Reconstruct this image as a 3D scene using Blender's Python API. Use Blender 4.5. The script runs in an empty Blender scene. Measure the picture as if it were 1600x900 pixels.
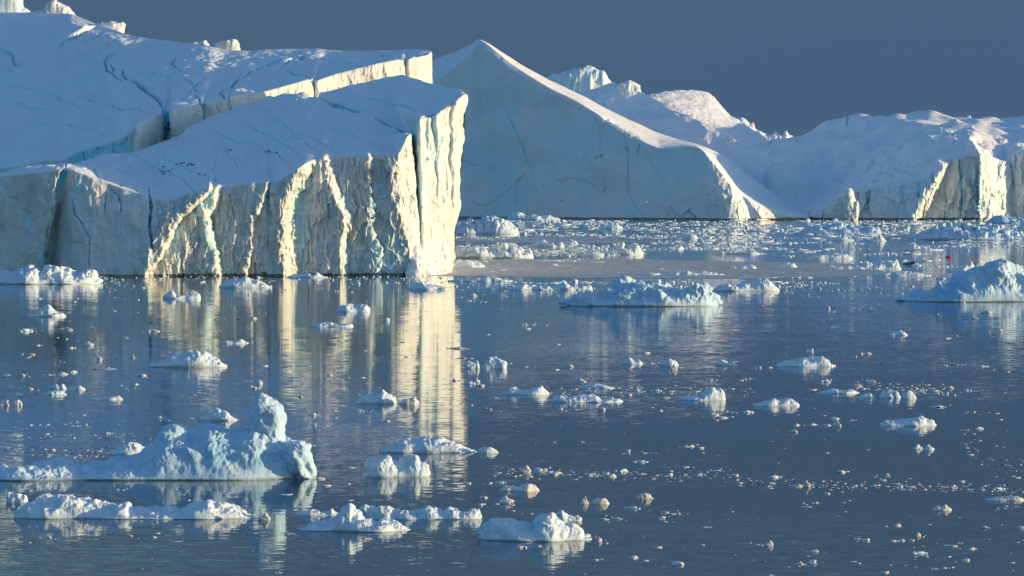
import bpy, math
import numpy as np
R = math.radians
F, HY, CX, CAMZ = 6000.0, 285.0, 800.0, 20.0       # focal (in 1600-wide pixels), horizon row, centre column, camera height
sc = bpy.context.scene
col = sc.collection
rng = np.random.default_rng(7)

# ------------------------------------------------------------------ noise
_p = np.random.default_rng(3).permutation(256)
PERM = np.concatenate([_p, _p, _p])
_g = np.random.default_rng(4).normal(size=(256, 3)); _g /= np.linalg.norm(_g, axis=1)[:, None]

def perlin(x, y, z, seed=0):
    x = np.asarray(x, float) + seed*17.31; y = np.asarray(y, float) + seed*5.77; z = np.asarray(z, float) + seed*9.13
    x, y, z = np.broadcast_arrays(x, y, z)
    xi = np.floor(x).astype(int); yi = np.floor(y).astype(int); zi = np.floor(z).astype(int)
    xf = x-xi; yf = y-yi; zf = z-zi
    f = lambda t: t*t*t*(t*(t*6-15)+10)
    u, v, w = f(xf), f(yf), f(zf)
    xi &= 255; yi &= 255; zi &= 255
    def g(a, b, c):
        h = PERM[PERM[PERM[(xi+a) & 255] + ((yi+b) & 255)] + ((zi+c) & 255)]
        G = _g[h]
        return G[..., 0]*(xf-a)+G[..., 1]*(yf-b)+G[..., 2]*(zf-c)
    L = lambda a, b, t: a+(b-a)*t
    return 1.5*L(L(L(g(0,0,0), g(1,0,0), u), L(g(0,1,0), g(1,1,0), u), v),
                 L(L(g(0,0,1), g(1,0,1), u), L(g(0,1,1), g(1,1,1), u), v), w)

def fbm(x, y, z, o=4, seed=0, gain=.5):
    s = 0; a = 1
    for i in range(o):
        s = s+a*perlin(x*2**i, y*2**i, z*2**i, seed+i); a *= gain
    return s

def ridged(x, y, z, o=3, seed=0, gain=.5):           # sharp crests, 0..1
    s = 0; a = 1; n = 0
    for i in range(o):
        s = s+a*(1-np.abs(perlin(x*2**i, y*2**i, z*2**i, seed+i))*1.6); n += a; a *= gain
    return s/n

def billow(x, y, z, o=3, seed=0, gain=.5):           # round lumps, 0..1
    s = 0; a = 1; n = 0
    for i in range(o):
        s = s+a*np.abs(perlin(x*2**i, y*2**i, z*2**i, seed+i))*1.6; n += a; a *= gain
    return s/n

def worley(x, y, seed=0):                            # F1, F2, random number of the nearest cell
    xi = np.floor(x).astype(int); yi = np.floor(y).astype(int)
    f1 = np.full(x.shape, 9.); f2 = np.full(x.shape, 9.); idr = np.zeros(x.shape)
    for a in (-1, 0, 1):
        for b in (-1, 0, 1):
            h = PERM[(PERM[(xi+a+seed*7) & 255]+(yi+b)) & 255]
            h2 = PERM[(h+91) & 255]
            d = np.hypot(xi+a+h/255.-x, yi+b+h2/255.-y)
            c = d < f1
            f2 = np.where(c, f1, np.minimum(f2, d)); idr = np.where(c, PERM[(h+h2) & 255]/255., idr); f1 = np.where(c, d, f1)
    return f1, f2, idr

def sstep(t): t = np.clip(t, 0, 1); return t*t*(3-2*t)

# ------------------------------------------------------------------ placing
def W(px, py, Y): return ((px-CX)*Y/F, Y, CAMZ-(py-HY)*Y/F)
def depth_of(py): return F*CAMZ/(py-HY)
def proj(P): return CX+P[..., 0]*F/P[..., 1], HY+(CAMZ-P[..., 2])*F/P[..., 1]

# ------------------------------------------------------------------ materials
def nt(name):
    m = bpy.data.materials.new(name); m.use_nodes = True
    t = m.node_tree; t.nodes.clear()
    def n(kind, **kw):
        o = t.nodes.new(kind)
        for k, v in kw.items():
            if k in o.inputs: o.inputs[k].default_value = v
            else: setattr(o, k, v)
        return o
    return m, t, n

def ice_material(name, snow, cliff, blue, scale, bump=.25, bumpdist=.3, rough=.6, dirt=(.42, .40, .34), dirt_amt=.5, sss=0.0):
    """snow on what faces up, bare ice on the walls, blue ice where the mesh says so; world-sized noise in metres/scale"""
    m, t, n = nt(name); L = t.links.new
    out = n('ShaderNodeOutputMaterial'); b = n('ShaderNodeBsdfPrincipled')
    L(b.outputs[0], out.inputs[0])
    geo = n('ShaderNodeNewGeometry')
    def noise(s, det=4, stretch=None, rg=.55):
        o = n('ShaderNodeTexNoise'); o.inputs['Scale'].default_value = 1; o.inputs['Detail'].default_value = det; o.inputs['Roughness'].default_value = rg
        mp = n('ShaderNodeMapping'); L(geo.outputs['Position'], mp.inputs[0])
        st = stretch or (1, 1, 1); mp.inputs['Scale'].default_value = tuple(k/s for k in st)
        L(mp.outputs[0], o.inputs['Vector']); return o.outputs['Fac']
    def ramp(fac, a, c):
        o = n('ShaderNodeMapRange'); o.interpolation_type = 'SMOOTHSTEP'
        o.inputs['From Min'].default_value = a; o.inputs['From Max'].default_value = c; L(fac, o.inputs[0]); return o.outputs[0]
    def mix(f, a, c):
        o = n('ShaderNodeMix'); o.data_type = 'RGBA'
        for s, v in ((0, f), (6, a), (7, c)):
            if isinstance(v, tuple): o.inputs[s].default_value = (*v, 1)
            elif isinstance(v, (int, float)): o.inputs[s].default_value = v
            else: L(v, o.inputs[s])
        return o.outputs[2]
    def mul(a, c):
        o = n('ShaderNodeMath'); o.operation = 'MULTIPLY'
        for s, v in ((0, a), (1, c)):
            if isinstance(v, (int, float)): o.inputs[s].default_value = v
            else: L(v, o.inputs[s])
        return o.outputs[0]
    def add(a, c):
        o = n('ShaderNodeMath'); o.operation = 'ADD'
        for s, v in ((0, a), (1, c)):
            if isinstance(v, (int, float)): o.inputs[s].default_value = v
            else: L(v, o.inputs[s])
        return o.outputs[0]
    sep = n('ShaderNodeSeparateXYZ'); L(geo.outputs['Normal'], sep.inputs[0])
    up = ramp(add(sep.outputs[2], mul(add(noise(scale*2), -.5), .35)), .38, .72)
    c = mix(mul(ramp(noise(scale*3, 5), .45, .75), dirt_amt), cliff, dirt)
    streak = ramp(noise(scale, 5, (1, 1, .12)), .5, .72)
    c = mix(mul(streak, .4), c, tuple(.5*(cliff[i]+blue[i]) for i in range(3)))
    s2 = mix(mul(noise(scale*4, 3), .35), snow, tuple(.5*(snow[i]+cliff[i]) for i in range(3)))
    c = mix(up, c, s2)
    at = n('ShaderNodeAttribute'); at.attribute_name = 'blue'
    c = mix(at.outputs['Fac'], c, blue)
    L(c, b.inputs['Base Color'])
    b.inputs['Roughness'].default_value = rough
    b.inputs['Specular IOR Level'].default_value = .3
    if sss:
        b.inputs['Subsurface Weight'].default_value = sss
        b.inputs['Subsurface Radius'].default_value = (.15, .5, .8); b.inputs['Subsurface Scale'].default_value = scale*.25
    bp = n('ShaderNodeBump'); bp.inputs['Strength'].default_value = bump; bp.inputs['Distance'].default_value = bumpdist
    L(noise(scale*.5, 6, None, .65), bp.inputs['Height']); L(bp.outputs[0], b.inputs['Normal'])
    return m

BLUE = (.32, .80, .97)
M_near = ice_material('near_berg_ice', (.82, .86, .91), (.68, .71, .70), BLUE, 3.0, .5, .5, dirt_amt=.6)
M_far = ice_material('far_berg_ice', (.86, .87, .90), (.80, .83, .84), BLUE, 9.0, .5, 1.2, dirt_amt=.28)
M_floe = ice_material('floe_ice', (.76, .83, .90), (.58, .73, .84), (.30, .62, .80), .5, .7, .10, dirt=(.55, .68, .76), dirt_amt=.4)
M_blue = ice_material('glacier_blue_ice', (.62, .77, .89), (.47, .67, .84), (.18, .46, .70), .6, .7, .12, dirt=(.40, .62, .74), dirt_amt=.5)
M_frag = ice_material('brash_ice', (.80, .79, .78), (.62, .62, .60), (.5, .6, .62), .3, .4, .05, rough=.4, dirt=(.42, .36, .30), dirt_amt=.5)
M_dark = ice_material('clear_dark_ice', (.10, .12, .13), (.04, .06, .08), (.03, .07, .10), .3, .3, .05, rough=.15, dirt=(.05, .05, .05))

def water_material():
    m, t, n = nt('sea_water'); L = t.links.new
    out = n('ShaderNodeOutputMaterial'); b = n('ShaderNodeBsdfPrincipled'); L(b.outputs[0], out.inputs[0])
    b.inputs['Base Color'].default_value = (.022, .035, .060, 1)
    b.inputs['Roughness'].default_value = .03; b.inputs['IOR'].default_value = 1.33
    geo = n('ShaderNodeNewGeometry')
    def vec(scale, amp, det):
        mp = n('ShaderNodeMapping'); mp.inputs['Scale'].default_value = scale; L(geo.outputs['Position'], mp.inputs[0])
        o = n('ShaderNodeTexNoise'); o.inputs['Scale'].default_value = 1; o.inputs['Detail'].default_value = det; o.inputs['Roughness'].default_value = .6
        L(mp.outputs[0], o.inputs['Vector'])
        s = n('ShaderNodeVectorMath', operation='SUBTRACT'); L(o.outputs['Color'], s.inputs[0]); s.inputs[1].default_value = (.5, .5, .5)
        k = n('ShaderNodeVectorMath', operation='MULTIPLY'); L(s.outputs[0], k.inputs[0]); k.inputs[1].default_value = amp
        return k.outputs[0]
    a = vec((.75, 2.0, 1), (.024, .095, 0), 5)        # ripples
    c = vec((.06, .10, 1), (.004, .016, 0), 2)        # long swell
    # wind patches: ripple strength varies over tens of metres
    mp = n('ShaderNodeMapping'); mp.inputs['Scale'].default_value = (.006, .018, 1); L(geo.outputs['Position'], mp.inputs[0])
    o = n('ShaderNodeTexNoise'); o.inputs['Scale'].default_value = 1; o.inputs['Detail'].default_value = 3; L(mp.outputs[0], o.inputs['Vector'])
    r = n('ShaderNodeMapRange'); L(o.outputs['Fac'], r.inputs[0]); r.inputs['From Min'].default_value = .35; r.inputs['From Max'].default_value = .65
    r.inputs['To Min'].default_value = .55; r.inputs['To Max'].default_value = 1.3
    sc1 = n('ShaderNodeVectorMath', operation='SCALE'); L(a, sc1.inputs[0]); L(r.outputs[0], sc1.inputs['Scale'])
    s = n('ShaderNodeVectorMath', operation='ADD'); L(sc1.outputs[0], s.inputs[0]); L(c, s.inputs[1])
    s2 = n('ShaderNodeVectorMath', operation='ADD'); L(s.outputs[0], s2.inputs[0]); s2.inputs[1].default_value = (0, 0, 1)
    nn = n('ShaderNodeVectorMath', operation='NORMALIZE'); L(s2.outputs[0], nn.inputs[0])
    L(nn.outputs[0], b.inputs['Normal'])
    return m

def slush_material():
    m, t, n = nt('slush_film'); L = t.links.new
    out = n('ShaderNodeOutputMaterial'); b = n('ShaderNodeBsdfPrincipled'); L(b.outputs[0], out.inputs[0])
    geo = n('ShaderNodeNewGeometry')
    mp = n('ShaderNodeMapping'); mp.inputs['Scale'].default_value = (.35, .10, 1); L(geo.outputs['Position'], mp.inputs[0])
    o = n('ShaderNodeTexNoise'); o.inputs['Scale'].default_value = 1; o.inputs['Detail'].default_value = 6; o.inputs['Roughness'].default_value = .75; L(mp.outputs[0], o.inputs['Vector'])
    r = n('ShaderNodeValToRGB'); L(o.outputs['Fac'], r.inputs[0])
    r.color_ramp.elements[0].position = .38; r.color_ramp.elements[0].color = (.34, .34, .34, 1)
    r.color_ramp.elements[1].position = .62; r.color_ramp.elements[1].color = (.66, .61, .56, 1)
    L(r.outputs[0], b.inputs['Base Color']); b.inputs['Roughness'].default_value = .5
    return m
def plain(name, c, rough=.5):
    m, t, n = nt(name)
    out = n('ShaderNodeOutputMaterial'); b = n('ShaderNodeBsdfPrincipled'); t.links.new(b.outputs[0], out.inputs[0])
    no = n('ShaderNodeTexNoise'); no.inputs['Scale'].default_value = 8
    mx = n('ShaderNodeMix'); mx.data_type = 'RGBA'; mx.inputs[6].default_value = (*c, 1); mx.inputs[7].default_value = (*[k*.6 for k in c], 1)
    t.links.new(no.outputs['Fac'], mx.inputs[0]); t.links.new(mx.outputs[2], b.inputs['Base Color']); b.inputs['Roughness'].default_value = rough
    return m
M_water = water_material(); M_slush = slush_material()
M_red = plain('red_float_paint', (.55, .01, .02)); M_blackrub = plain('black_rubber', (.02, .02, .02))
M_bird_w = plain('white_plumage', (.75, .75, .74)); M_bird_d = plain('dark_plumage', (.03, .03, .035))

# ------------------------------------------------------------------ object helpers
def link(name, me, mat, parent=None):
    o = bpy.data.objects.new(name, me); col.objects.link(o)
    if mat and not me.materials: me.materials.append(mat)
    if parent: o.parent = parent
    return o
def tag(o, label=None, cat=None, group=None, kind=None):
    for k, v in (('label', label), ('category', cat), ('group', group), ('kind', kind)):
        if v: o[k] = v
    return o
def empty(name, loc, label, cat, group=None):
    o = bpy.data.objects.new(name, None); col.objects.link(o); o.location = loc; o.empty_display_size = .5
    return tag(o, label, cat, group)

def mesh_np(name, V, faces, smooth=True, blue=None):
    me = bpy.data.meshes.new(name)
    V = np.ascontiguousarray(V, dtype=np.float32); faces = np.ascontiguousarray(faces, dtype=np.int32)
    k = faces.shape[1]
    me.vertices.add(len(V)); me.vertices.foreach_set('co', V.ravel())
    me.loops.add(faces.size); me.loops.foreach_set('vertex_index', faces.ravel())
    me.polygons.add(len(faces)); me.polygons.foreach_set('loop_start', np.arange(0, faces.size, k, dtype=np.int32))
    if smooth: me.polygons.foreach_set('use_smooth', np.ones(len(faces), dtype=bool))
    at = me.attributes.new('blue', 'FLOAT', 'POINT')
    at.data.foreach_set('value', np.ascontiguousarray(blue if blue is not None else np.zeros(len(V)), dtype=np.float32))
    me.update(calc_edges=True); me.validate()
    return me

def grid_faces(nu, nv):
    i = np.arange(nv-1)[:, None]*nu+np.arange(nu-1)[None, :]
    i = i.ravel()
    return np.stack([i, i+1, i+nu+1, i+nu], 1)

def grid_normals(P):
    du = np.gradient(P, axis=1); dv = np.gradient(P, axis=0)
    N = np.cross(du, dv); N /= np.linalg.norm(N, axis=2)[..., None]+1e-9
    return N

def catmull(P, t):
    """P (k,3) control points, t in 0..k-1"""
    k = len(P); i = np.clip(np.floor(t).astype(int), 0, k-2); f = (t-i)[:, None]
    p0 = P[np.clip(i-1, 0, k-1)]; p1 = P[i]; p2 = P[i+1]; p3 = P[np.clip(i+2, 0, k-1)]
    c = .5*((2*p1)+(-p0+p2)*f+(2*p0-5*p1+4*p2-p3)*f*f+(-p0+3*p1-3*p2+p3)*f**3)
    return .65*c+.35*(p1+(p2-p1)*f)

def smooth_grid(P, it, wts=None):
    for _ in range(it):
        Q = P.copy()
        Q[1:-1, :] = .5*P[1:-1, :]+.25*(P[:-2, :]+P[2:, :])
        T = Q.copy()
        T[:, 1:-1] = .5*Q[:, 1:-1]+.25*(Q[:, :-2]+Q[:, 2:])
        P = T
    return P

def loft(rows, vseg, dens=1.1, smooth=3):
    """rows: list of equal-length lists of (px, py, Y) or (px, None, Y[, z]); returns grid P[v, u] and v position (row units)"""
    C = []
    for r in rows:
        C.append([W(*p) if p[1] is not None else ((p[0]-CX)*p[2]/F, p[2], p[3] if len(p) > 3 else -2.0) for p in r])
    C = np.array(C)
    px = np.array([[p[0] for p in r] for r in rows])
    k = C.shape[1]; t = []
    for j in range(k-1):
        w = max(np.abs(px[:, j+1]-px[:, j]).max(), 3)
        m = max(2, int(w*dens)); t += list(j+np.arange(m)/m)
    t = np.array(t+[k-1.])
    G = np.array([catmull(r, t) for r in C])           # rows x u x 3
    out = []; vv = []
    for i in range(len(rows)-1):
        m = vseg[i]; f = (np.arange(m)/m)[:, None, None]
        out.append(G[i][None]*(1-f)+G[i+1][None]*f); vv += list(i+np.arange(m)/m)
    out.append(G[-1][None]); vv.append(len(rows)-1.)
    P = np.concatenate(out, 0)
    if smooth: P = smooth_grid(P, smooth)
    return P, np.array(vv), t

def polydist(px, py, pts):
    """distance in pixels to a polyline, and position along it 0..1"""
    d = np.full(px.shape, 1e9); s = np.zeros(px.shape); n = len(pts)-1
    for i in range(n):
        ax, ay = pts[i]; bx, by = pts[i+1]; vx, vy = bx-ax, by-ay
        f = np.clip(((px-ax)*vx+(py-ay)*vy)/(vx*vx+vy*vy+1e-9), 0, 1)
        q = np.hypot(px-ax-f*vx, py-ay-f*vy); c = q < d
        d = np.where(c, q, d); s = np.where(c, (i+f)/n, s)
    return d, s

def carve(P, N, blue, cracks, X, Y):
    """cut crevasses: each crack is (polyline, half width px, depth m, blueness)"""
    D = np.zeros(X.shape)
    jx = X+1.2*perlin(X/7, Y/7, 0*X, 5)+.5*perlin(X/2.5, Y/2.5, 0*X, 6); jy = Y+1.2*perlin(X/7, Y/7, 0*X+9, 5)
    for pts, w, dep, bl in cracks:
        d, s = polydist(jx, jy, pts)
        taper = np.clip(np.minimum(s, 1-s)*5+.25, 0, 1)
        g = np.clip(1-d/(w*taper+.05), 0, 1)
        g = sstep(g*1.3)
        D = np.maximum(D, g*dep*taper*.62); blue[:] = np.maximum(blue, np.clip(g*(.45+bl), 0, 1))
    return P-N*D[..., None]

def notch(P, h, d):
    """melt notch: the sea has eaten back the foot of the ice"""
    P[..., 1] += d*sstep((h-P[..., 2])/(h*.5)); return P

def finish(name, P, mat, parent, blue=None, smooth=True, caps=True):
    nv, nu = P.shape[:2]
    V = P.reshape(-1, 3); Fc = grid_faces(nu, nv)
    if parent is not None: V = V-np.array(parent.location)
    me = mesh_np(name, V, Fc, smooth, blue.ravel() if blue is not None else None)
    return link(name, me, mat, parent)

# ================================================================== SETTING: world, sun, camera, sea
SUN_EL, SUN_AZ = 4.6, 8.0                             # azimuth: degrees from +X towards the camera
w = bpy.data.worlds.new('World'); sc.world = w; w.use_nodes = True
t = w.node_tree; t.nodes.clear(); L = t.links.new
wo = t.nodes.new('ShaderNodeOutputWorld'); bg = t.nodes.new('ShaderNodeBackground'); L(bg.outputs[0], wo.inputs[0])
sky = t.nodes.new('ShaderNodeTexSky'); sky.sky_type = 'NISHITA'; sky.sun_disc = False
sky.sun_elevation = R(SUN_EL); sky.sun_rotation = R(90+SUN_AZ); sky.air_density = 1.0; sky.dust_density = .6; sky.ozone_density = 3.2
bg.inputs['Strength'].default_value = .15
# a dark slate cloud bank lies along the horizon, thinning upwards
tc = t.nodes.new('ShaderNodeTexCoord'); sp = t.nodes.new('ShaderNodeSeparateXYZ'); L(tc.outputs['Generated'], sp.inputs[0])
mpc = t.nodes.new('ShaderNodeMapping'); mpc.inputs['Scale'].default_value = (3, 3, 22); L(tc.outputs['Generated'], mpc.inputs[0])
nz = t.nodes.new('ShaderNodeTexNoise'); nz.inputs['Scale'].default_value = 1.3; nz.inputs['Detail'].default_value = 4; L(mpc.outputs[0], nz.inputs['Vector'])
ma = t.nodes.new('ShaderNodeMath'); ma.operation = 'MULTIPLY_ADD'; L(nz.outputs['Fac'], ma.inputs[0]); ma.inputs[1].default_value = .10; L(sp.outputs[2], ma.inputs[2])
mr = t.nodes.new('ShaderNodeMapRange'); mr.interpolation_type = 'SMOOTHSTEP'; L(ma.outputs[0], mr.inputs[0])
mr.inputs['From Min'].default_value = .13; mr.inputs['From Max'].default_value = .22; mr.inputs['To Min'].default_value = 1; mr.inputs['To Max'].default_value = 0
cr = t.nodes.new('ShaderNodeMix'); cr.data_type = 'RGBA'; L(nz.outputs['Fac'], cr.inputs[0])
cr.inputs[6].default_value = (.17, .34, .60, 1); cr.inputs[7].default_value = (.225, .41, .68, 1)
mx = t.nodes.new('ShaderNodeMix'); mx.data_type = 'RGBA'; L(mr.outputs[0], mx.inputs[0]); L(sky.outputs[0], mx.inputs[6]); L(cr.outputs[2], mx.inputs[7])
L(mx.outputs[2], bg.inputs[0])
my = t.nodes.new('ShaderNodeMapRange'); my.interpolation_type = 'SMOOTHSTEP'; L(sp.outputs[1], my.inputs[0]); my.inputs['From Min'].default_value = -.25; my.inputs['From Max'].default_value = .35
mm = t.nodes.new('ShaderNodeMath'); mm.operation = 'MULTIPLY'; L(mr.outputs[0], mm.inputs[0]); L(my.outputs[0], mm.inputs[1]); L(mm.outputs[0], mx.inputs[0])

sl = bpy.data.lights.new('sun', 'SUN'); sl.energy = 2.4; sl.angle = R(.5); sl.color = (1, .74, .40)
so = bpy.data.objects.new('sun', sl); col.objects.link(so)
from mathutils import Vector
sv = Vector((math.cos(R(SUN_EL))*math.cos(R(SUN_AZ)), -math.cos(R(SUN_EL))*math.sin(R(SUN_AZ)), math.sin(R(SUN_EL))))
so.rotation_euler = sv.to_track_quat('Z', 'Y').to_euler(); so.location = (300, 300, 200)

cam = bpy.data.cameras.new('camera'); co = bpy.data.objects.new('camera', cam); col.objects.link(co)
cam.sensor_width = 36; cam.lens = F/1600*36; cam.shift_y = -(450-HY)/1600; cam.clip_start = 1; cam.clip_end = 100000
co.location = (0, 0, CAMZ); co.rotation_euler = (R(90), 0, 0); sc.camera = co
sc.view_settings.view_transform = 'Standard'; sc.view_settings.look = 'None'; sc.view_settings.exposure = 1.15; sc.view_settings.gamma = 1

me = mesh_np('sea', np.array([(-30000, -2000, 0), (30000, -2000, 0), (30000, 50000, 0), (-30000, 50000, 0)]), np.array([[0, 1, 2, 3]]), False)
tag(link('sea', me, M_water), kind='structure')

# ================================================================== NEAR ICEBERG
near = empty('iceberg', (-60, 860, 0), 'huge near iceberg at left, blue snow terraces split by crevasses, fluted gold-edged cliffs', 'iceberg')

def facets(P, m, s, a, seed):
    """broken blocks: every cell of the face is a plane of its own, offset and tilted"""
    x, y, z = P[..., 0], P[..., 1], P[..., 2]
    wx = x/s+.35*perlin(x/s*1.5, z/s, y/s, seed); wz = z/(s*2.2)+.35*perlin(x/s, z/s*1.2, y/s, seed+1)
    f1, f2, r_ = worley(wx, wz, seed)
    e = sstep((f2-f1)*5)
    r2 = (r_*7.13) % 1
    P[..., 1] += m*a*((r_-.5)*1.2+(r2-.5)*(wx-np.floor(wx)-.5)*1.6-.25*(1-e))
    return P

def saw(P, m, lam, a, seed, thr=.0):
    """asymmetric flutes: long flank turned left, short flank turned right"""
    x, y, z = P[..., 0], P[..., 1], P[..., 2]
    ph = x/lam+.9*perlin(x/lam/5, z/(lam*5), 0*x, seed)+.35*perlin(x/lam/1.5, z/(lam*1.2), 0*x, seed+1)
    f = ph-np.floor(ph)
    s = np.where(f < .78, f/.78, (1-f)/.22)
    am = np.clip(.5+1.6*(perlin(x/lam/2.2, z/(lam*3), 0*x+7, seed+2)-thr), 0, 1.3)
    P[..., 1] -= m*a*am*s
    return P

def cliff_detail(P, N, m, s, a, seed=0, hol=None):
    """flutes running down, slabs and chips; m mask 0..1, s size m, a amplitude m"""
    x, y, z = P[..., 0], P[..., 1], P[..., 2]
    wx = x+1.5*s*.3*perlin(x/s/2, y/s/2, z/s/2, seed+20)
    fl = ridged(wx/s, y/s*.6, z/(s*9), 3, seed)-.55
    ch = fbm(x/s*1.3, y/s*1.3, z/s*.45, 4, seed+30, .55)
    big = fbm(x/s/4, y/s/4, z/s/6, 2, seed+50)
    d = a*(fl*1.1+ch*.42+big*.9)
    return P+N*(m*d)[..., None]

# ---- front slab
st = [  # base x, base dY, rim(x,y,dY), ridge(x,y,Y)
 (-70, 0, (-70, 284, 3), (-70, 276, 858)), (0, 0, (0, 275, 3), (0, 271, 858)), (60, 0, (92, 266, 0), (80, 262, 858)),
 (72, 6, (100, 264, 5), (96, 259, 862)), (112, -3, (116, 266, 2), (120, 253, 872)), (160, -4, (165, 284, 3), (160, 248, 880)),
 (198, -4, (212, 300, 3), (195, 243, 885)), (222, -4, (258, 312, 3), (225, 234, 890)), (262, -2, (300, 300, 4), (262, 217, 895)),
 (300, 1, (335, 292, 4), (292, 202, 898)), (345, 1, (375, 287, 4), (322, 187, 900)), (395, 1, (430, 283, 4), (352, 170, 905)),
 (438, 1, (452, 271, 4), (400, 156, 910)), (475, 1, (489, 250, 4), (440, 150, 910)), (520, 1, (532, 243, 4), (475, 147, 905)),
 (560, 1, (580, 240, 4), (520, 163, 888)), (625, 1, (622, 238, 4), (580, 184, 868)), (648, 2, (636, 214, 6), (630, 204, 850)),
 (660, 6, (643, 209, 10), (641, 208, 851)), (664, 14, (643, 214, 16), (642, 213, 853))]
B0 = 826.
rows = [[(s[0], None, B0+s[1], -2) for s in st],
        [(s[0]*.72+s[2][0]*.28, 431*.72+s[2][1]*.28, B0+s[1]*.75+s[2][2]*.25) for s in st],
        [(s[0]*.3+s[2][0]*.7, 431*.3+s[2][1]*.7, B0+s[1]*.3+s[2][2]*.5) for s in st],
        [(s[2][0], s[2][1], B0+s[2][2]) for s in st],
        [(s[2][0]*.55+s[3][0]*.45, s[2][1]*.52+s[3][1]*.48, (B0+s[2][2])*.6+s[3][2]*.4) for s in st],
        [s[3] for s in st],
        [(s[3][0], None, s[3][2]+3, 22) for s in st],
        [(s[3][0], None, s[3][2]+3, -2) for s in st]]
P, v, tt = loft(rows, [50, 70, 55, 60, 60, 8, 4], 1.15, 4)
X, Y_ = proj(P)
vv = v[:, None]+0*X
# saw-tooth plan: flats run parallel to the sun, steps face it
teeth = [([(430, 228), (400, 252), (370, 266), (340, 280), (320, 304), (296, 330)], 4.5, 7), ([(430, 345), (380, 335), (340, 325), (318, 338), (290, 345)], 3.2, 14),
         ([(430, 386), (395, 392), (350, 398), (320, 408), (290, 420)], 2.0, 6), ([(430, 457), (380, 454), (330, 457), (300, 463), (255, 482)], 6.5, 32),
         ([(430, 540), (390, 537), (340, 545), (310, 530), (280, 520), (245, 512)], 3.8, 16), ([(430, 592), (390, 597), (360, 583), (300, 578)], 1.5, 6),
         ([(430, 650), (380, 645), (330, 633), (280, 628), (240, 634), (205, 640)], 5.5, 20)]
dy = -.27*.138*(X-0)
for pl, a, wd in teeth:
    ys = np.array([p[0] for p in pl][::-1]); xs = np.array([p[1] for p in pl][::-1])
    xc = np.interp(Y_, ys, xs)+3*perlin(X*0, Y_/9, 0*X, wd)+1.2*perlin(X*0, Y_/4, 0*X, wd+3)
    dy += a*sstep((X-xc+wd/2)/wd)
fade = np.clip((5-vv)/2, 0, 1)*(vv <= 5)
P[..., 1] += dy*fade
P[..., 0] += dy*fade*(X-CX)/F
N = grid_normals(P)
left = sstep((235-(X-(431-Y_)*.45))/60)                # smooth shoulder at left of the diagonal
cm = (1-sstep((vv-2.75)/.35))
P = saw(P, cm*(1-left), 3.1, .5, 301, .1); P = saw(P, cm*(1-left), 1.2, .3, 305, .1); P = facets(P, cm*(1-.7*left), 2.6, .75, 331); P = facets(P, cm*(1-.75*left), 1.0, .3, 332)
P = cliff_detail(P, N, cm*(1-.55*left), 3.4, .5, 1)
P = cliff_detail(P, N, cm*(1-.5*left), 1.1, .26, 2)
P[..., 1] += cm*left*.8*fbm(P[..., 0]/6, P[..., 2]/9, P[..., 1]/9, 3, 77)
tm = sstep((vv-3.0)/.5)*(vv < 5.2)
P[..., 2] += tm*(1.25*fbm(P[..., 0]/16, P[..., 1]/30, 0*X, 3, 11)+.28*fbm(P[..., 0]/2, P[..., 1]/5, 0*X, 4, 12)-.3*sstep(ridged(P[..., 0]/9+P[..., 1]/26, P[..., 1]/40-P[..., 0]/60, 0*X, 2, 13)*6-5))
blue = np.zeros(X.shape)
N = grid_normals(P)
P = carve(P, N, blue, [
 ([(233, 296), (236, 320), (233, 350), (240, 395)], 2.6, 2.4, .9), ([(72, 430), (72, 390), (76, 350), (82, 320)], 3.2, 3.0, .9), ([(82, 320), (92, 290), (103, 262)], 6, 2.0, .7),
 ([(112, 308), (117, 335), (128, 350), (140, 372), (141, 385)], 1.5, 1.2, .6), ([(135, 255), (150, 268), (158, 284)], 1.4, .8, .7),
 ([(172, 296), (185, 305), (190, 325), (186, 340)], 1.6, 1.2, .7), ([(165, 300), (163, 336)], 1.2, .9, .7), ([(139, 420), (140, 380)], 1.2, .9, .5),
 ([(205, 247), (245, 257), (275, 272), (305, 300), (312, 312)], 1.6, .45, .35), ([(250, 242), (300, 262), (350, 288)], 1.3, .35, .2), ([(350, 230), (365, 250), (372, 262)], 1.2, .4, .2),
 ([(385, 190), (430, 215), (470, 245)], 1.4, .5, .2), ([(420, 180), (470, 205), (520, 235)], 1.3, .45, .2), ([(450, 205), (500, 240)], 1.2, .4, .2), ([(330, 205), (400, 222), (460, 262)], 1.3, .4, .2), ([(500, 195), (580, 225), (615, 236)], 1.2, .4, .2),
 ([(360, 300), (356, 345)], 1.4, 1.0, .7), ([(418, 300), (420, 330)], 1.6, 1.2, .6), ([(540, 270), (543, 300)], 1.4, 1.0, .7), ([(582, 300), (585, 335), (578, 345)], 1.6, 1.2, .6), ([(488, 255), (487, 285)], 1.6, 1.5, .5)], X, Y_)
blue = np.maximum(blue, .4*sstep(fbm(P[..., 0]/5, P[..., 1]/5, P[..., 2]/16, 3, 41)*1.6-.1)*cm)
P = notch(P, .35, .9)
finish('front_slab', P, M_near, near, blue)

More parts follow.
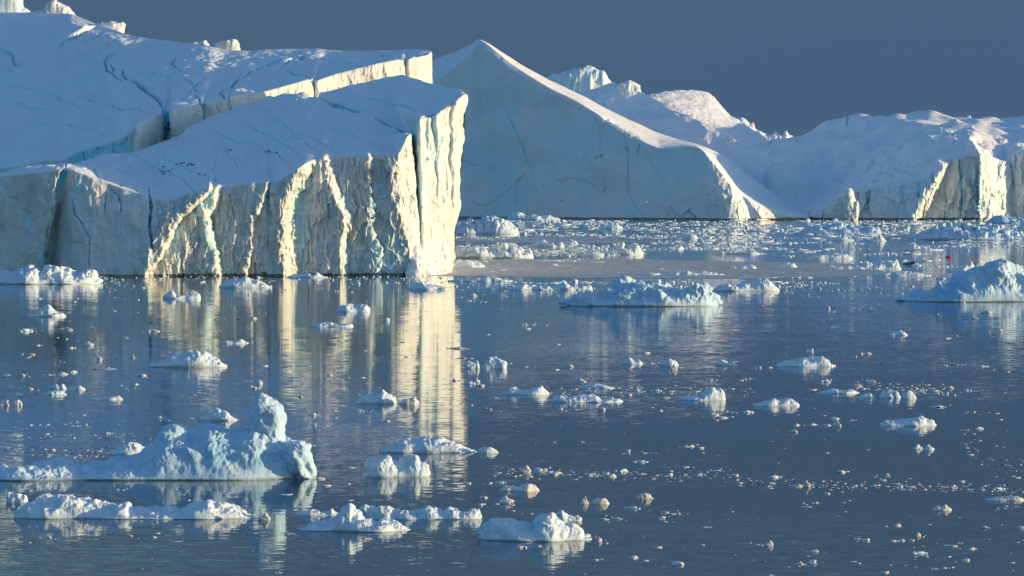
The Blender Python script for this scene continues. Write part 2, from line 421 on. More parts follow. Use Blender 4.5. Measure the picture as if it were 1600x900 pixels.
# ---- wedge slab at the right end, with the tall sunlit end wall
Fr = [(498, 150, 908), (560, 173, 884), (604, 192, 864), (636, 206, 852), (646, 198, 846), (656, 187, 841), (672, 184, 845), (690, 176, 849), (700, 168, 853), (712, 158, 857), (722, 150, 862), (729, 147, 868)]
Bk = [(500, 144, 911), (530, 137, 918), (570, 127, 926), (595, 121, 930), (610, 118, 931), (630, 116, 930), (650, 121, 920), (672, 127, 908), (690, 133, 897), (705, 138, 887), (718, 142, 878), (728, 147, 869)]
bx = [(520, 908), (575, 886), (615, 868), (645, 846), (652, 841), (660, 834), (668, 836), (678, 838), (686, 841), (694, 843), (702, 847), (707, 853)]
rows = [[(b[0], None, b[1], -2) for b in bx],
        [(b[0]*.5+f[0]*.5, 431*.5+f[1]*.5, b[1]*.6+f[2]*.4) for b, f in zip(bx, Fr)],
        [(f[0]+.0, f[1]+10, f[2]-.3) for f in Fr], Fr,
        [(f[0]*.5+b[0]*.5, f[1]*.5+b[1]*.5, f[2]*.5+b[2]*.5) for f, b in zip(Fr, Bk)], Bk,
        [(b[0]-(2 if b[0] > 725 else 0), None, b[2]+(1 if b[0] > 725 else 4), 30) for b in Bk], [(b[0]-15 if b[0] < 725 else 706, None, b[2]+4 if b[0] < 725 else 855, -2) for b in Bk]]
P, v, tt = loft(rows, [80, 75, 8, 40, 40, 6, 4], 1.5, 3)
X, Y_ = proj(P); vv = v[:, None]+0*X
# bulging silhouette of the end wall
P[..., 0] += (vv < 3)*sstep((X-660)/40)*(1.1*perlin(Y_/45, 0*X, 0*X, 8)+.25*perlin(Y_/14, 0*X, 0*X, 9))
for pl, a, wd in [([(431, 672), (350, 668), (250, 664), (190, 660)], 2.2, 10), ([(431, 690), (330, 688), (250, 687), (180, 690)], 2.6, 9)]:
    ys = [p[0] for p in pl][::-1]; xs = [p[1] for p in pl][::-1]
    q = X-np.interp(Y_, ys, xs)-3*perlin(Y_/25, 0*X, 0*X, a)
    P[..., 1] += (vv < 3.1)*a*(sstep(q/wd+.5)-sstep((q-wd*1.5)/wd))
N = grid_normals(P); cm = 1-sstep((vv-2.85)/.3)
P = saw(P, cm, 2.6, .5, 311); P = facets(P, cm, 3.0, .5, 333); P = facets(P, cm, 1.1, .25, 334); P = cliff_detail(P, N, cm, 3.0, .4, 61); P = cliff_detail(P, N, cm, .9, .16, 62)
tm = sstep((vv-3.1)/.4)*(vv < 5.1)
P[..., 2] += tm*(.5*fbm(P[..., 0]/12, P[..., 1]/25, 0*X, 3, 14)+.1*fbm(P[..., 0]/2, P[..., 1]/5, 0*X, 3, 15))
blue = np.zeros(X.shape); N = grid_normals(P)
P = carve(P, N, blue, [([(652, 385), (650, 350), (653, 320), (651, 290)], 1.6, 2.2, .9), ([(668, 236), (666, 205), (667, 185)], 1.8, 2.2, .9), ([(667, 300), (665, 265), (668, 236)], 1.0, .8, .6),
 ([(530, 145), (600, 160), (650, 172), (672, 184)], 1.4, .7, .5), ([(692, 330), (685, 250), (690, 200)], 2.0, 1.2, .4)], X, Y_)
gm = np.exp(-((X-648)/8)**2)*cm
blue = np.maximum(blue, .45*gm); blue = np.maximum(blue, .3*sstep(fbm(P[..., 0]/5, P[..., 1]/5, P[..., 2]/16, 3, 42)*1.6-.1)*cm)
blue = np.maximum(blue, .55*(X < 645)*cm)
P = notch(P, .35, .7)
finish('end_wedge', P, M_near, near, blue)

# fan of fallen ice at the foot of the end wall
P, v, tt = loft([[(632, None, 822, -2), (650, None, 819, -2), (670, None, 820, -2), (690, None, 824, -2), (706, None, 832, -2)],
                 [(645, 370, 832), (652, 375, 832), (662, 395, 832), (682, 418, 834), (700, 428, 838)],
                 [(647, 365, 840), (655, 370, 840), (665, 392, 840), (684, 416, 842), (700, 428, 843)]], [50, 6], 1.3, 1)
N = grid_normals(P); P = cliff_detail(P, N, np.ones(P.shape[:2])*.8, 1.6, .8, 90)
finish('ice_apron', P, M_near, near, np.zeros(P.shape[:2]))

# ---- rear slab: high terrace behind the crevasse
rim = [(-70, 268, 912), (0, 262, 908), (45, 256, 905), (70, 250, 906), (100, 247, 905), (128, 234, 908), (160, 226, 904), (186, 218, 900), (205, 205, 896), (214, 196, 893), (240, 182, 906), (253, 176, 909),
       (258, 178, 912), (263, 178, 912), (269, 171, 906), (312, 160, 915), (318, 160, 918), (323, 160, 917), (350, 154, 921), (357, 154, 924), (362, 150, 924), (400, 146, 933), (442, 135, 940), (484, 123, 947),
       (490, 126, 951), (497, 125, 950), (530, 114, 956), (590, 99, 962), (628, 92, 968), (633, 95, 972), (640, 92, 970), (668, 86, 985), (674, 82, 1000)]
sk = [(-70, 6, 1310), (0, 19, 1290), (30, 20, 1280), (60, 20, 1270), (85, 22, 1262), (110, 25, 1250), (135, 34, 1230), (150, 40, 1215), (180, 49, 1180), (215, 56, 1150), (240, 60, 1135), (260, 62, 1125),
      (270, 63, 1120), (280, 64, 1115), (300, 66, 1105), (330, 71, 1095), (345, 75, 1092), (355, 77, 1090), (375, 78, 1085), (395, 78, 1085), (405, 77, 1085), (430, 76, 1085), (470, 75, 1085), (500, 75, 1080),
      (510, 76, 1078), (525, 77, 1075), (550, 78, 1070), (600, 78, 1055), (630, 78, 1045), (640, 78, 1040), (650, 78, 1035), (668, 78, 1020), (675, 80, 1003)]
mid = [(.5*(a[0]+b[0]), a[1]*.46+b[1]*.54+(6 if a[0] < 200 else 0), a[2]*.5+b[2]*.5) for a, b in zip(rim, sk)]
rows = [[(r[0], None, r[2]-3, -2) for r in rim], [(r[0], None, r[2]-2, 14) for r in rim], rim, [(a[0]*.8+b[0]*.2, a[1]*.80+b[1]*.20, a[2]*.83+b[2]*.17) for a, b in zip(rim, mid)], mid, sk, [(s[0], None, s[2]+5, -2) for s in sk]]
P, v, tt = loft(rows, [6, 90, 20, 70, 90, 5], 1.15, 3)
X, Y_ = proj(P); vv = v[:, None]+0*X
N = grid_normals(P); cm = 1-sstep((vv-1.88)/.2)
P = facets(P, cm, 1.6, .4, 337); P = cliff_detail(P, N, cm, 2.8, .4, 101); P = cliff_detail(P, N, cm, .9, .2, 102)
tm = sstep((vv-2.1)/.4)*(vv <= 5.01)
und = 1.6*fbm(P[..., 0]/30, P[..., 1]/70, 0*X, 3, 16)+.3*fbm(P[..., 0]/3, P[..., 1]/9, 0*X, 4, 17)-.35*sstep(ridged(P[..., 0]/14+P[..., 1]/60, P[..., 1]/90-P[..., 0]/80, 0*X, 2, 18)*6-5)
d, s = polydist(X, Y_, [(-80, 100), (0, 100), (60, 92), (130, 85), (185, 82)])
und += 2.2*sstep((Y_-np.interp(X, [-80, 0, 60, 130, 190, 260], [101, 100, 92, 86, 82, 80])+3)/-6)*sstep((230-X)/80)   # terrace step
und += 1.6*sstep(-(Y_-np.interp(X, [90, 130, 150, 215, 300], [84, 66, 50, 58, 74]))/4)*sstep((X-85)/30)*sstep((300-X)/60)*.8
P[..., 2] += tm*und*sstep((5.02-vv)/.4)+tm*.3*und*(1-sstep((5.02-vv)/.4))
blue = np.zeros(X.shape); N = grid_normals(P)
P = carve(P, N, blue, [([(182, 82), (170, 88), (163, 96), (166, 108), (175, 118), (190, 126)], 2.2, 2.0, .6), ([(172, 98), (178, 110), (176, 116)], 2, 2.2, .8), ([(192, 108), (192, 118), (200, 124)], 2.2, 2.4, .8),
 ([(200, 126), (218, 134), (235, 145), (248, 158), (259, 178), (262, 200), (256, 225)], 4.0, 5.0, 1.), ([(275, 84), (268, 92), (273, 100), (282, 112)], 1.8, 1.8, .8),
 ([(470, 82), (425, 96), (395, 110), (378, 120), (350, 138), (343, 145), (352, 155), (356, 168)], 2.0, 2.4, .8), ([(300, 138), (290, 140), (322, 118)], 1.0, .8, .4), ([(303, 146), (312, 158), (320, 175)], 1.6, 1.8, .8),
 ([(440, 102), (460, 92), (480, 88)], 2.2, 2.2, .9), ([(398, 112), (410, 104), (440, 95)], 1.6, 1.4, .6), ([(450, 113), (465, 116), (478, 117), (490, 128), (492, 142)], 1.8, 2.2, .9), ([(580, 78), (610, 88), (632, 94), (632, 115)], 1.3, 1.5, .5), ([(443, 140), (446, 150)], 1.2, 1, .5),
 ([(205, 96), (222, 104), (240, 106)], 1.2, .9, .5), ([(225, 122), (240, 116), (262, 118), (280, 110)], 1.2, .9, .5), ([(285, 122), (300, 128), (312, 146)], 1.2, .9, .5), ([(120, 150), (160, 158), (190, 172), (225, 178)], 1.2, .8, .3), ([(330, 95), (345, 104), (372, 108)], 1.3, .9, .4), ([(520, 92), (548, 96), (575, 104)], 1.2, .8, .4), ([(60, 190), (110, 196), (165, 214)], 1.2, .8, .3), ([(0, 160), (45, 170), (80, 172)], 1.1, .7, .3),
 ([(0, 131), (50, 143), (100, 158), (170, 175)], 1.1, .5, .15), ([(0, 90), (18, 90), (22, 95), (40, 97)], 1.8, 1.6, .7), ([(125, 60), (140, 48), (150, 44)], 2.0, 1.8, .8), ([(90, 84), (120, 70), (148, 56)], 1.2, 1.2, .3), ([(130, 78), (160, 66), (210, 58)], 1.2, 1.0, .3),
 ([(198, 212), (198, 240)], 1.6, 1.6, .8), ([(176, 220), (177, 245)], 1.4, 1.5, .8), ([(152, 228), (153, 250)], 1.4, 1.5, .8), ([(130, 238), (134, 252)], 1.4, 1.4, .8), ([(50, 258), (45, 270)], 1.4, 1.4, .7)], X, Y_)
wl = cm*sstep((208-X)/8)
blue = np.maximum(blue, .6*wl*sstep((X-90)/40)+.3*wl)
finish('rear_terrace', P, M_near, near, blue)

# ---- blocks standing on the skyline of the near berg
def block(name, pts, Y, thick, wy, mat, parent, style='rock', blue0=0., seed=0, ns=1.):
    """solid standing block from a skyline [(px,py)] with ground row wy, thickness in metres"""
    xs = np.array([p[0] for p in pts], float); ys = np.array([p[1] for p in pts], float)
    sx = Y/F; nx = int(max(30, (xs[-1]-xs[0])*1.6)); ny = 40
    u = np.linspace(0, 1, nx); px = xs[0]+(xs[-1]-xs[0])*u
    top = np.interp(px, xs, ys); zc = CAMZ-(top-HY)*sx; zb = CAMZ-(wy-HY)*sx
    wv = np.linspace(-1, 1, ny)[:, None]
    env = np.clip(1-np.abs(2*u-1)**6, 0, 1)**.5
    Yg = Y+thick/2*wv*env[None]
    prof = np.clip(1-np.abs(wv)**5, 0, 1)**.5
    Z = zb+(zc-zb)[None]*prof
    P = np.stack([(px-CX)[None]*sx+0*Z, Yg, Z], -1)
    s = thick*.3*ns
    N = -grid_normals(P); N[np.isnan(N)] = 0
    P = P+N*(s*.35*fbm(P[..., 0]/s, P[..., 1]/s, P[..., 2]/s*.7, 4, seed)*prof)[..., None]
    return finish(name, P, mat, parent, np.full(Z.shape, blue0))
block('ice_pinnacle', [(44, 24), (58, 19), (70, 18), (76, 6), (86, 0), (92, 3), (100, 9), (108, 15), (113, 22), (121, 27)], 1262, 10, 40, M_near, near, seed=1)
block('ice_tower', [(-40, -60), (-10, -55), (10, -40), (28, -20), (32, -4), (34, 8), (36, 14), (42, 15), (47, 17), (47, 20)], 1295, 14, 40, M_far, near, blue0=.25, seed=2, ns=.4)
block('tilted_ice_slab', [(148, 40), (160, 36), (178, 35), (190, 38), (196, 37), (194, 48)], 1205, 8, 55, M_near, near, seed=3)
block('rim_block', [(293, 72), (302, 68), (320, 64), (326, 71)], 1098, 6, 82, M_near, near, seed=4)
block('rim_block', [(335, 70), (342, 66), (352, 64), (366, 64), (373, 69), (376, 77)], 1092, 8, 85, M_near, near, seed=5)

def boulder(name, cx, cy, rx, ry, rd, Y, mat, parent, seed, lean=.12):
    """rounded standing lump; radii in px across and up, rd metres in depth"""
    nu, nv = 110, 80
    a = np.linspace(0, 2*np.pi, nu)[None]; b = np.linspace(0, np.pi, nv)[:, None]
    D = np.stack([np.sin(b)*np.cos(a), np.sin(b)*np.sin(a), -np.cos(b)+0*a], -1)
    sq = 1+.10*perlin(D[..., 0]*1.3, D[..., 1]*1.3, D[..., 2]*1.3, seed)*2
    sx = Y/F; c = np.array(W(cx, cy, Y))
    P = D*sq[..., None]*np.array([rx*sx, rd, ry*sx])
    s_ = rx*sx
    N = D
    d = .16*s_*(fbm(P[..., 0]/s_/.7, P[..., 1]/s_/.7, P[..., 2]/s_/.7, 4, seed+1))+.16*s_*(ridged(P[..., 0]/s_/.6, P[..., 1]/s_/.6, P[..., 2]/s_/.9, 3, seed+2)-.6)
    P = P+N*d[..., None]
    P[..., 0] -= lean*P[..., 2]
    P = P+c
    return finish(name, P, mat, parent, np.full(d.shape, .1))

# ================================================================== FAR ICEBERGS
def top_noise(P, m, s, a, seed):
    P[..., 2] += m*a*fbm(P[..., 0]/s, P[..., 1]/(s*1.6), 0*P[..., 0], 4, seed)
    return P

peak = empty('peaked_iceberg', (80, 2120, 0), 'pointed pyramid iceberg with a smooth shaded face and one thin sunlit snow ridge', 'iceberg')
bs = [(600, 2165), (672, 2150), (715, 2138), (760, 2125), (800, 2112), (850, 2098), (900, 2086), (940, 2078), (990, 2068), (1035, 2058), (1090, 2046), (1125, 2038), (1150, 2034), (1200, 2052), (1262, 2066)]
fr = [(600, 175, 2190), (672, 131, 2176), (706, 108, 2170), (736, 84, 2164), (753, 64, 2155), (800, 101, 2138), (860, 138, 2118), (905, 160, 2104), (975, 204, 2084), (1030, 231, 2070), (1088, 229, 2058), (1112, 250, 2052), (1150, 300, 2044), (1195, 323, 2058), (1264, 338, 2070)]
rd = [(600, 120, 2230), (672, 96, 2226), (706, 82, 2215), (736, 68, 2195), (752, 61, 2170), (806, 93, 2190), (868, 128, 2195), (915, 151, 2200), (985, 186, 2195), (1030, 207, 2190), (1090, 228, 2180), (1128, 244, 2165), (1172, 274, 2150), (1222, 308, 2130), (1272, 335, 2100)]
rows = [[(b[0], None, b[1], -3) for b in bs], [(b[0]*.5+f[0]*.5, 343*.5+f[1]*.5, b[1]*.62+f[2]*.38) for b, f in zip(bs, fr)], fr,
        [(a[0]*.5+b[0]*.5, a[1]*.5+b[1]*.5, a[2]*.5+b[2]*.5) for a, b in zip(fr, rd)], rd, [(r[0], None, r[2]+60, -3) for r in rd]]
P, v, tt = loft(rows, [90, 100, 22, 22, 12], 1.1, 2)
X, Y_ = proj(P); vv = v[:, None]+0*X
N = grid_normals(P); cm = 1-sstep((vv-1.9)/.15)
lit = sstep((X-1090)/30)
x, y, z = P[..., 0], P[..., 1], P[..., 2]
d = 4*fbm(x/60, y/60, z/45, 2, 201)+.8*ridged(x/22+z/60, y/30, z/40, 2, 202)+.5*fbm(x/9, y/9, z/9, 3, 203)
P = P+N*(cm*(d*.55*(1-lit)+lit*.5*d))[..., None]
P = facets(P, cm*(1-lit), 26, .8, 341); P = facets(P, cm*lit, 4, .9, 343); P = cliff_detail(P, N, cm*lit, 5, .7, 204)
P = top_noise(P, sstep((vv-2.02)/.4)*(vv < 4.1), 40, 1.2, 205)
blue = np.zeros(X.shape); N = grid_normals(P)
P = carve(P, N, blue, [([(786, 160), (800, 195), (815, 235), (832, 280)], 3.0, 1.6, .1), ([(925, 175), (938, 200), (942, 260)], 2.2, 1.4, 0), ([(975, 205), (982, 240), (980, 300), (1005, 342)], 2.4, 1.6, -.1), ([(738, 78), (748, 92)], 2, 1.5, .3),
 ([(938, 181), (970, 199), (1003, 219)], 1.6, 2.5, .1), ([(1000, 225), (996, 245)], 2, 2, .1), ([(720, 250), (745, 262)], 1.5, 1.2, .2), ([(1075, 330), (1088, 342)], 2, 2, .3)], X, Y_)
blue = np.maximum(blue, .30*sstep(fbm(x/40, y/40, z/30, 3, 207)*1.3+.3)*cm)
P = notch(P, .8, 3)
finish('ice_body', P, M_far, peak, blue)

humm = empty('humped_iceberg', (190, 2320, 0), 'rolling snow humps rising behind the sunlit ridge of the pyramid iceberg', 'iceberg')
fr = [(880, 170, 2300), (930, 190, 2290), (985, 215, 2270), (1040, 240, 2245), (1085, 262, 2220), (1130, 285, 2195), (1180, 300, 2170), (1230, 325, 2140), (1300, 330, 2130)]
m1 = [(882, 155, 2320), (930, 165, 2318), (975, 182, 2300), (1030, 205, 2272), (1080, 212, 2245), (1125, 232, 2215), (1180, 262, 2190), (1240, 288, 2165), (1305, 300, 2150)]
rd = [(888, 148, 2345), (922, 141, 2345), (975, 132, 2340), (1003, 147, 2330), (1060, 172, 2290), (1112, 196, 2255), (1150, 222, 2230), (1200, 250, 2210), (1300, 275, 2190)]
rows = [[(f[0], None, f[2]-5, -3) for f in fr], fr, m1, rd, [(r[0], None, r[2]+70, -3) for r in rd]]
P, v, tt = loft(rows, [6, 50, 50, 8], 1.2, 2)
X, Y_ = proj(P); vv = v[:, None]+0*X
msk = sstep((vv-1)/.3)*sstep((3.4-vv)/.4)
P[..., 2] += msk*(2.6*fbm(P[..., 0]/26, P[..., 1]/40, 0*X, 3, 211)+3.5*ridged(P[..., 0]/45+P[..., 1]/70, P[..., 1]/80, 0*X, 1, 212)-2.5+.5*fbm(P[..., 0]/5, P[..., 1]/8, 0*X, 3, 213))
blue = np.zeros(X.shape)
finish('snow_body', P, M_far, humm, blue)
block('knob', [(958, 146), (966, 133), (975, 129), (983, 127), (992, 131), (999, 134), (1003, 146)], 2335, 14, 165, M_far, humm, seed=8)
block('knob', [(1074, 184), (1080, 179), (1084, 178), (1087, 186)], 2330, 6, 195, M_far, humm, seed=9)
block('ice_spur', [(1194, 280), (1198, 266), (1206, 258), (1225, 262), (1245, 268), (1262, 280), (1268, 292)], 2165, 26, 312, M_far, humm, blue0=.15, seed=10, ns=.5)

def solo(name, label, pts, Y, thick, wy, seed, blue0=0, ns=1., mat=None, cat='iceberg', group=None):
    e = empty(name, W(.5*(pts[0][0]+pts[-1][0]), wy, Y)[:2]+(0,), label, cat, group)
    # reaches down to the sea
    o = block('ice_body', pts, Y, thick, HY+F*CAMZ/Y+2, mat or M_far, e, seed=seed, blue0=blue0, ns=ns)
    return e
solo('jagged_iceberg', 'craggy pale blue ice crest poking up right of the pyramid peak', [(850, 128), (858, 120), (884, 115), (900, 109), (921, 105.5), (936, 112), (942, 112), (952, 128), (960, 134), (972, 142)], 2450, 60, 160, 21, .2, .35)
solo('jagged_iceberg', 'line of small jagged ice teeth on the skyline right of the lit triangular slope', [(1140, 200), (1150, 186), (1162, 186), (1172, 196), (1176, 193), (1182, 205), (1196, 208), (1204, 212), (1212, 206), (1222, 212), (1228, 206), (1240, 213)], 2600, 20, 215, 23, .1, .8)
# smooth tilted triangular slope, fully turned to the sun
tri = empty('tilted_iceberg', (240, 2420, 0), 'smooth triangular iceberg slope fully lit by the low sun, behind the snow humps', 'iceberg')
rows = [[(1000, 200, 2400), (1060, 225, 2395), (1110, 240, 2390), (1160, 255, 2385), (1210, 262, 2385)], [(1006, 151, 2440), (1055, 165, 2430), (1100, 185, 2425), (1150, 208, 2420), (1198, 218, 2420)],
        [(1008, 149, 2450), (1045, 141, 2475), (1104, 142, 2500), (1137, 175, 2480), (1198, 216, 2440)], [(1008, None, 2530, -3), (1045, None, 2540, -3), (1104, None, 2550, -3), (1137, None, 2540, -3), (1198, None, 2530, -3)]]
rows.insert(0, [(r[0], None, r[2]-5, -3) for r in rows[0]])
P, v, tt = loft(rows, [4, 40, 60, 8], 1.3, 2)
P[..., 2] += .8*fbm(P[..., 0]/9, P[..., 1]/9, 0*P[..., 0], 4, 222)*(P[..., 2] > 5)
finish('ice_body', P, M_far, tri, np.zeros(P.shape[:2]))

broad = empty('broad_iceberg', (230, 2060, 0), 'broad low iceberg at right, wavy snow dome above grey cliffs with gold strips', 'iceberg')
st = [  # base(x,dY), rim(x,y,dY), crest(x,y,dY), valley(x,y,Y), skyline(x,y,Y)
 ((1190, 60), (1190, 322, 66), (1190, 312, 90), (1178, 268, 2260), (1150, 228, 2480)),
 ((1235, 40), (1235, 334, 42), (1240, 318, 76), (1225, 258, 2260), (1200, 224, 2480)),
 ((1285, 14), (1285, 326, 18), (1290, 305, 70), (1262, 252, 2260), (1245, 212, 2480)),
 ((1320, 4), (1318, 306, 8), (1320, 296, 50), (1300, 246, 2260), (1290, 194, 2470)),
 ((1345, 2), (1344, 298, 7), (1352, 276, 40), (1340, 238, 2250), (1335, 184, 2460)),
 ((1380, -6), (1384, 293, 0), (1385, 256, 34), (1370, 228, 2240), (1380, 180, 2450)),
 ((1418, -14), (1436, 283, -6), (1420, 232, 34), (1410, 216, 2230), (1420, 179, 2450)),
 ((1424, -13), (1472, 264, -8), (1450, 220, 30), (1440, 208, 2220), (1455, 173, 2450)),
 ((1446, 3), (1484, 252, 4), (1478, 219, 26), (1475, 206, 2220), (1482, 180, 2450)),
 ((1480, 2), (1492, 246, 4), (1499, 222, 20), (1500, 205, 2220), (1510, 187, 2450)),
 ((1524, -3), (1528, 243, 0), (1514, 219, 12), (1525, 206, 2220), (1540, 187, 2450)),
 ((1534, -3), (1534, 241, 0), (1526, 232, 12), (1545, 212, 2220), (1560, 187, 2450)),
 ((1584, 18), (1578, 254, 22), (1565, 243, 26), (1580, 222, 2220), (1590, 187, 2450)),
 ((1600, 14), (1592, 238, 20), (1592, 234, 26), (1600, 222, 2220), (1610, 187, 2450)),
 ((1720, 8), (1720, 236, 14), (1720, 232, 16), (1720, 222, 2220), (1720, 187, 2450))]
BB = 2060.
rows = [[(s[0][0], None, BB+s[0][1], -3) for s in st], [(s[0][0]*.5+s[1][0]*.5, 343.5*.5+s[1][1]*.5, BB+s[0][1]*.6+s[1][2]*.4) for s in st], [(s[1][0], s[1][1], BB+s[1][2]) for s in st],
        [(s[2][0], s[2][1], BB+s[2][2]) for s in st], [s[3] for s in st], [s[4] for s in st], [(s[4][0], None, s[4][2]+80, -3) for s in st]]
P, v, tt = loft(rows, [50, 55, 50, 45, 60, 5], 1.25, 2)
X, Y_ = proj(P); vv = v[:, None]+0*X
N = grid_normals(P); cm = 1-sstep((vv-1.9)/.25)
P = saw(P, cm, 6, 1.2, 321, .2); P = facets(P, cm, 8, 2.2, 335); P = facets(P, cm, 3, .8, 336); P = cliff_detail(P, N, cm, 7, 1.2, 231); P = cliff_detail(P, N, cm, 2.4, .4, 232)
m = sstep((vv-2.0)/.3)*sstep((3.9-vv)/.5)
P[..., 2] += m*(2.6*fbm(P[..., 0]/14, P[..., 1]/16, 0*X, 4, 233)+2.6*ridged(P[..., 0]/12, P[..., 1]/18, 0*X, 4, 234)-1.4)
m = sstep((vv-3.2)/.5)*(vv < 5.02)
P[..., 2] += m*(4.5*fbm(P[..., 0]/34, P[..., 1]/75, 0*X, 3, 236)+3.0*ridged(P[..., 0]/28, P[..., 1]/60, 0*X, 1, 235)*sstep((5-vv)/.4))
blue = np.zeros(X.shape); N = grid_normals(P)
P = carve(P, N, blue, [([(1323, 187), (1325, 194), (1323, 202)], 1.3, 3, 1), ([(1352, 297), (1356, 320), (1362, 342)], 1.5, 1.6, .4), ([(1500, 250), (1502, 300), (1500, 342)], 2.2, 2, .4), ([(1528, 250), (1526, 300), (1530, 342)], 3, 3, .3)], X, Y_)
blue = np.maximum(blue, .3*sstep(fbm(P[..., 0]/30, P[..., 1]/40, P[..., 2]/25, 3, 237)*1.3+.2)*cm)
P = notch(P, .8, 3)
finish('ice_body', P, M_far, broad, blue)
boulder('ice_fin', 1311, 331, 8, 21, 2.5, 2042, M_far, broad, 31, lean=.25)
boulder('ice_fin', 1327, 324, 10.5, 33, 3, 2040, M_far, broad, 32, lean=.05)
boulder('ice_fin', 1336, 335, 6, 20, 2, 2039, M_far, broad, 35, lean=-.1)
block('ice_tooth', [(1504, 186), (1508, 184), (1512, 182), (1515, 182), (1517, 188)], 2440, 8, 192, M_far, broad, seed=33)
block('ice_tooth', [(1256, 262), (1264, 252), (1270, 245), (1278, 250), (1288, 262)], 2215, 12, 275, M_far, broad, seed=34, blue0=.2, ns=.4)

# ================================================================== FLOES
def floe(name, label, wy, pts, cat='ice floe', mat=None, depth=.55, rough=.085, style='lump', group=None, blue0=0., seed=0, bluespots=(), dk=1.):
    xe = pts[-1]; pts = [p for i_, p in enumerate(pts[:-1]) if all(p[0] > q_[0] for q_ in pts[:i_]) and p[0] < xe[0]]+[xe]
    xs = np.array([p[0] for p in pts], float); ys = np.array([p[1] for p in pts], float)
    Y0 = depth_of(wy); wpx = xs[-1]-xs[0]; Hm = (wy-ys.min())*Y0/F
    wm = wpx*Y0/F
    D = max(min(wm*depth, Hm*5+1.5), wm*.12)*dk
    Yc = Y0+D/2
    nx = int(np.clip(wpx*1.35, 26, 420)); hp = wy-ys.min()
    ny = int(np.clip(hp*2.2, 22, 150))
    u = np.linspace(0, 1, nx); px = xs[0]+wpx*u
    top = np.interp(px, xs, ys)
    zc = np.maximum(CAMZ-(top-HY)*Yc/F, .06)
    k = np.exp(-np.linspace(-1.5, 1.5, 5)**2/2); k /= k.sum()
    zc = np.convolve(np.pad(zc, 2, mode='edge'), k, 'valid')
    zc = np.maximum(zc, .05)
    wv = np.linspace(-1.12, 1.12, ny)[:, None]
    env = np.clip(1-np.abs(2*u-1)**2.6, 0.0, 1)**.5
    en = env*(1+.28*perlin(u*wm/(D*.5), 0*u, 0*u, seed))+.03
    sh = .22*D*perlin(u*wm/(D*.8), 0*u+4, 0*u, seed+3)*env
    Yg = Yc+sh[None]+D/2*wv*en[None]
    Xg = (px-CX)[None]*Yc/F+0*Yg
    off = .25*perlin(Xg/(D*.35), 0*Xg, 0*Xg, seed+5)
    q = np.abs(np.clip(wv+off*(1-wv**2), -1.12, 1.12))
    prof = np.where(q < 1, np.clip(1-q**2.2, 0, 1)**.80, 0)
    Z = zc[None]*prof
    s = max(Hm*.42, .12)
    if style == 'rubble':
        f1, f2, idr = worley(Xg/(s*1.1), Yg/(s*1.6), seed)
        Z = Z*(.45+.75*idr*sstep((f2-f1)*3+.2)+.1)+.0
    elif style == 'flat':
        Z = np.minimum(Z, zc[None]*.9)
    else:
        Z = Z*(1-.35*sstep(1.1-ridged(Xg/(s*2.2), Yg/(s*2.2), 0*Xg, 2, seed+9)*1.3)*(1-prof*.6))
    Z = np.where(q >= 1, -(q-1)*3*s-.02, Z)
    P = np.stack([Xg, Yg, Z], -1)
    N = -grid_normals(P)
    N = np.where(N[..., 2:3] < 0, -N, N)
    a = rough*Hm
    d = a*(1.2*fbm(Xg/s/1.3, Yg/s/1.3, Z/s/1.3, 3, seed+1)+2.2*(ridged(Xg/s/2.2, Yg/s/3, Z/s/2.2, 2, seed+7)-.6)+.8*(billow(Xg/s*1.5, Yg/s*1.5, Z/s*1.5, 3, seed+2)-.35))
    s3 = max(s*.22, 2.2*Yc/F)
    d = d+.45*a*(ridged(Xg/s3, Yg/s3, Z/s3, 2, seed+6)-.5)
    P = P+N*(d*np.clip(prof*1.6, 0, 1))[..., None]
    P[..., 2] = np.where(q >= 1, Z, np.maximum(P[..., 2]*(zc.max()/max(P[..., 2].max(), 1e-3)), .025*Hm))
    P[..., 1] = np.where(q >= 1, Yc+(P[..., 1]-Yc)*.84, P[..., 1])
    bl = blue0+.5*sstep(fbm(Xg/(s*2), Yg/(s*2), Z/s, 3, seed+8)*1.5-.15)*(1 if blue0 > 0 else .35)
    for (bxx, byy, br, ba) in bluespots:
        XX, YY = proj(P); bl = np.maximum(bl, ba*np.exp(-(((XX-bxx)/br)**2+((YY-byy)/br)**2)))
    loc = np.array([(xs[0]+wpx/2-CX)*Yc/F, Yc, 0])
    me = mesh_np(name, (P-loc).reshape(-1, 3), grid_faces(nx, ny), True, np.clip(bl, 0, 1).ravel())
    o = link(name, me, mat or M_floe); o.location = loc
    return tag(o, label, cat, group)

FL = []
def A(label, wy, pts, **k): FL.append((label, wy, pts, k))
# small icebergs
A('blue growler at lower left with a tall rounded pillar and a long low tail', 752, [(-34, 735), (-20, 728), (0, 730), (15, 727), (40, 729), (62, 727), (90, 720), (110, 726), (130, 725), (155, 724), (172, 720), (200, 716), (225, 705), (240, 690), (250, 678), (262, 668), (280, 663), (300, 668), (325, 664), (345, 672), (365, 668), (380, 668), (392, 668), (405, 664), (425, 661), (440, 664), (450, 670), (462, 680), (472, 688), (478, 690), (484, 700), (489, 710), (492, 722), (493, 740), (494, 750)],
  cat='small iceberg', name='pillar_growler', mat=M_blue, depth=.42, rough=.085, bluespots=((340, 705, 28, .7), (405, 720, 18, .8), (300, 725, 60, .35)))
A('blue-shadowed growler at the right edge with a steep crest and low pointed left tip', 472, [(1397, 469), (1430, 460), (1465, 451), (1490, 445), (1500, 438), (1507, 428), (1515, 418), (1530, 412), (1545, 406), (1562, 403), (1576, 407), (1580, 418), (1592, 424), (1605, 428), (1640, 436), (1680, 465)],
  cat='small iceberg', name='crested_growler', mat=M_blue, depth=.5, rough=.12, bluespots=((1480, 458, 30, .6),))
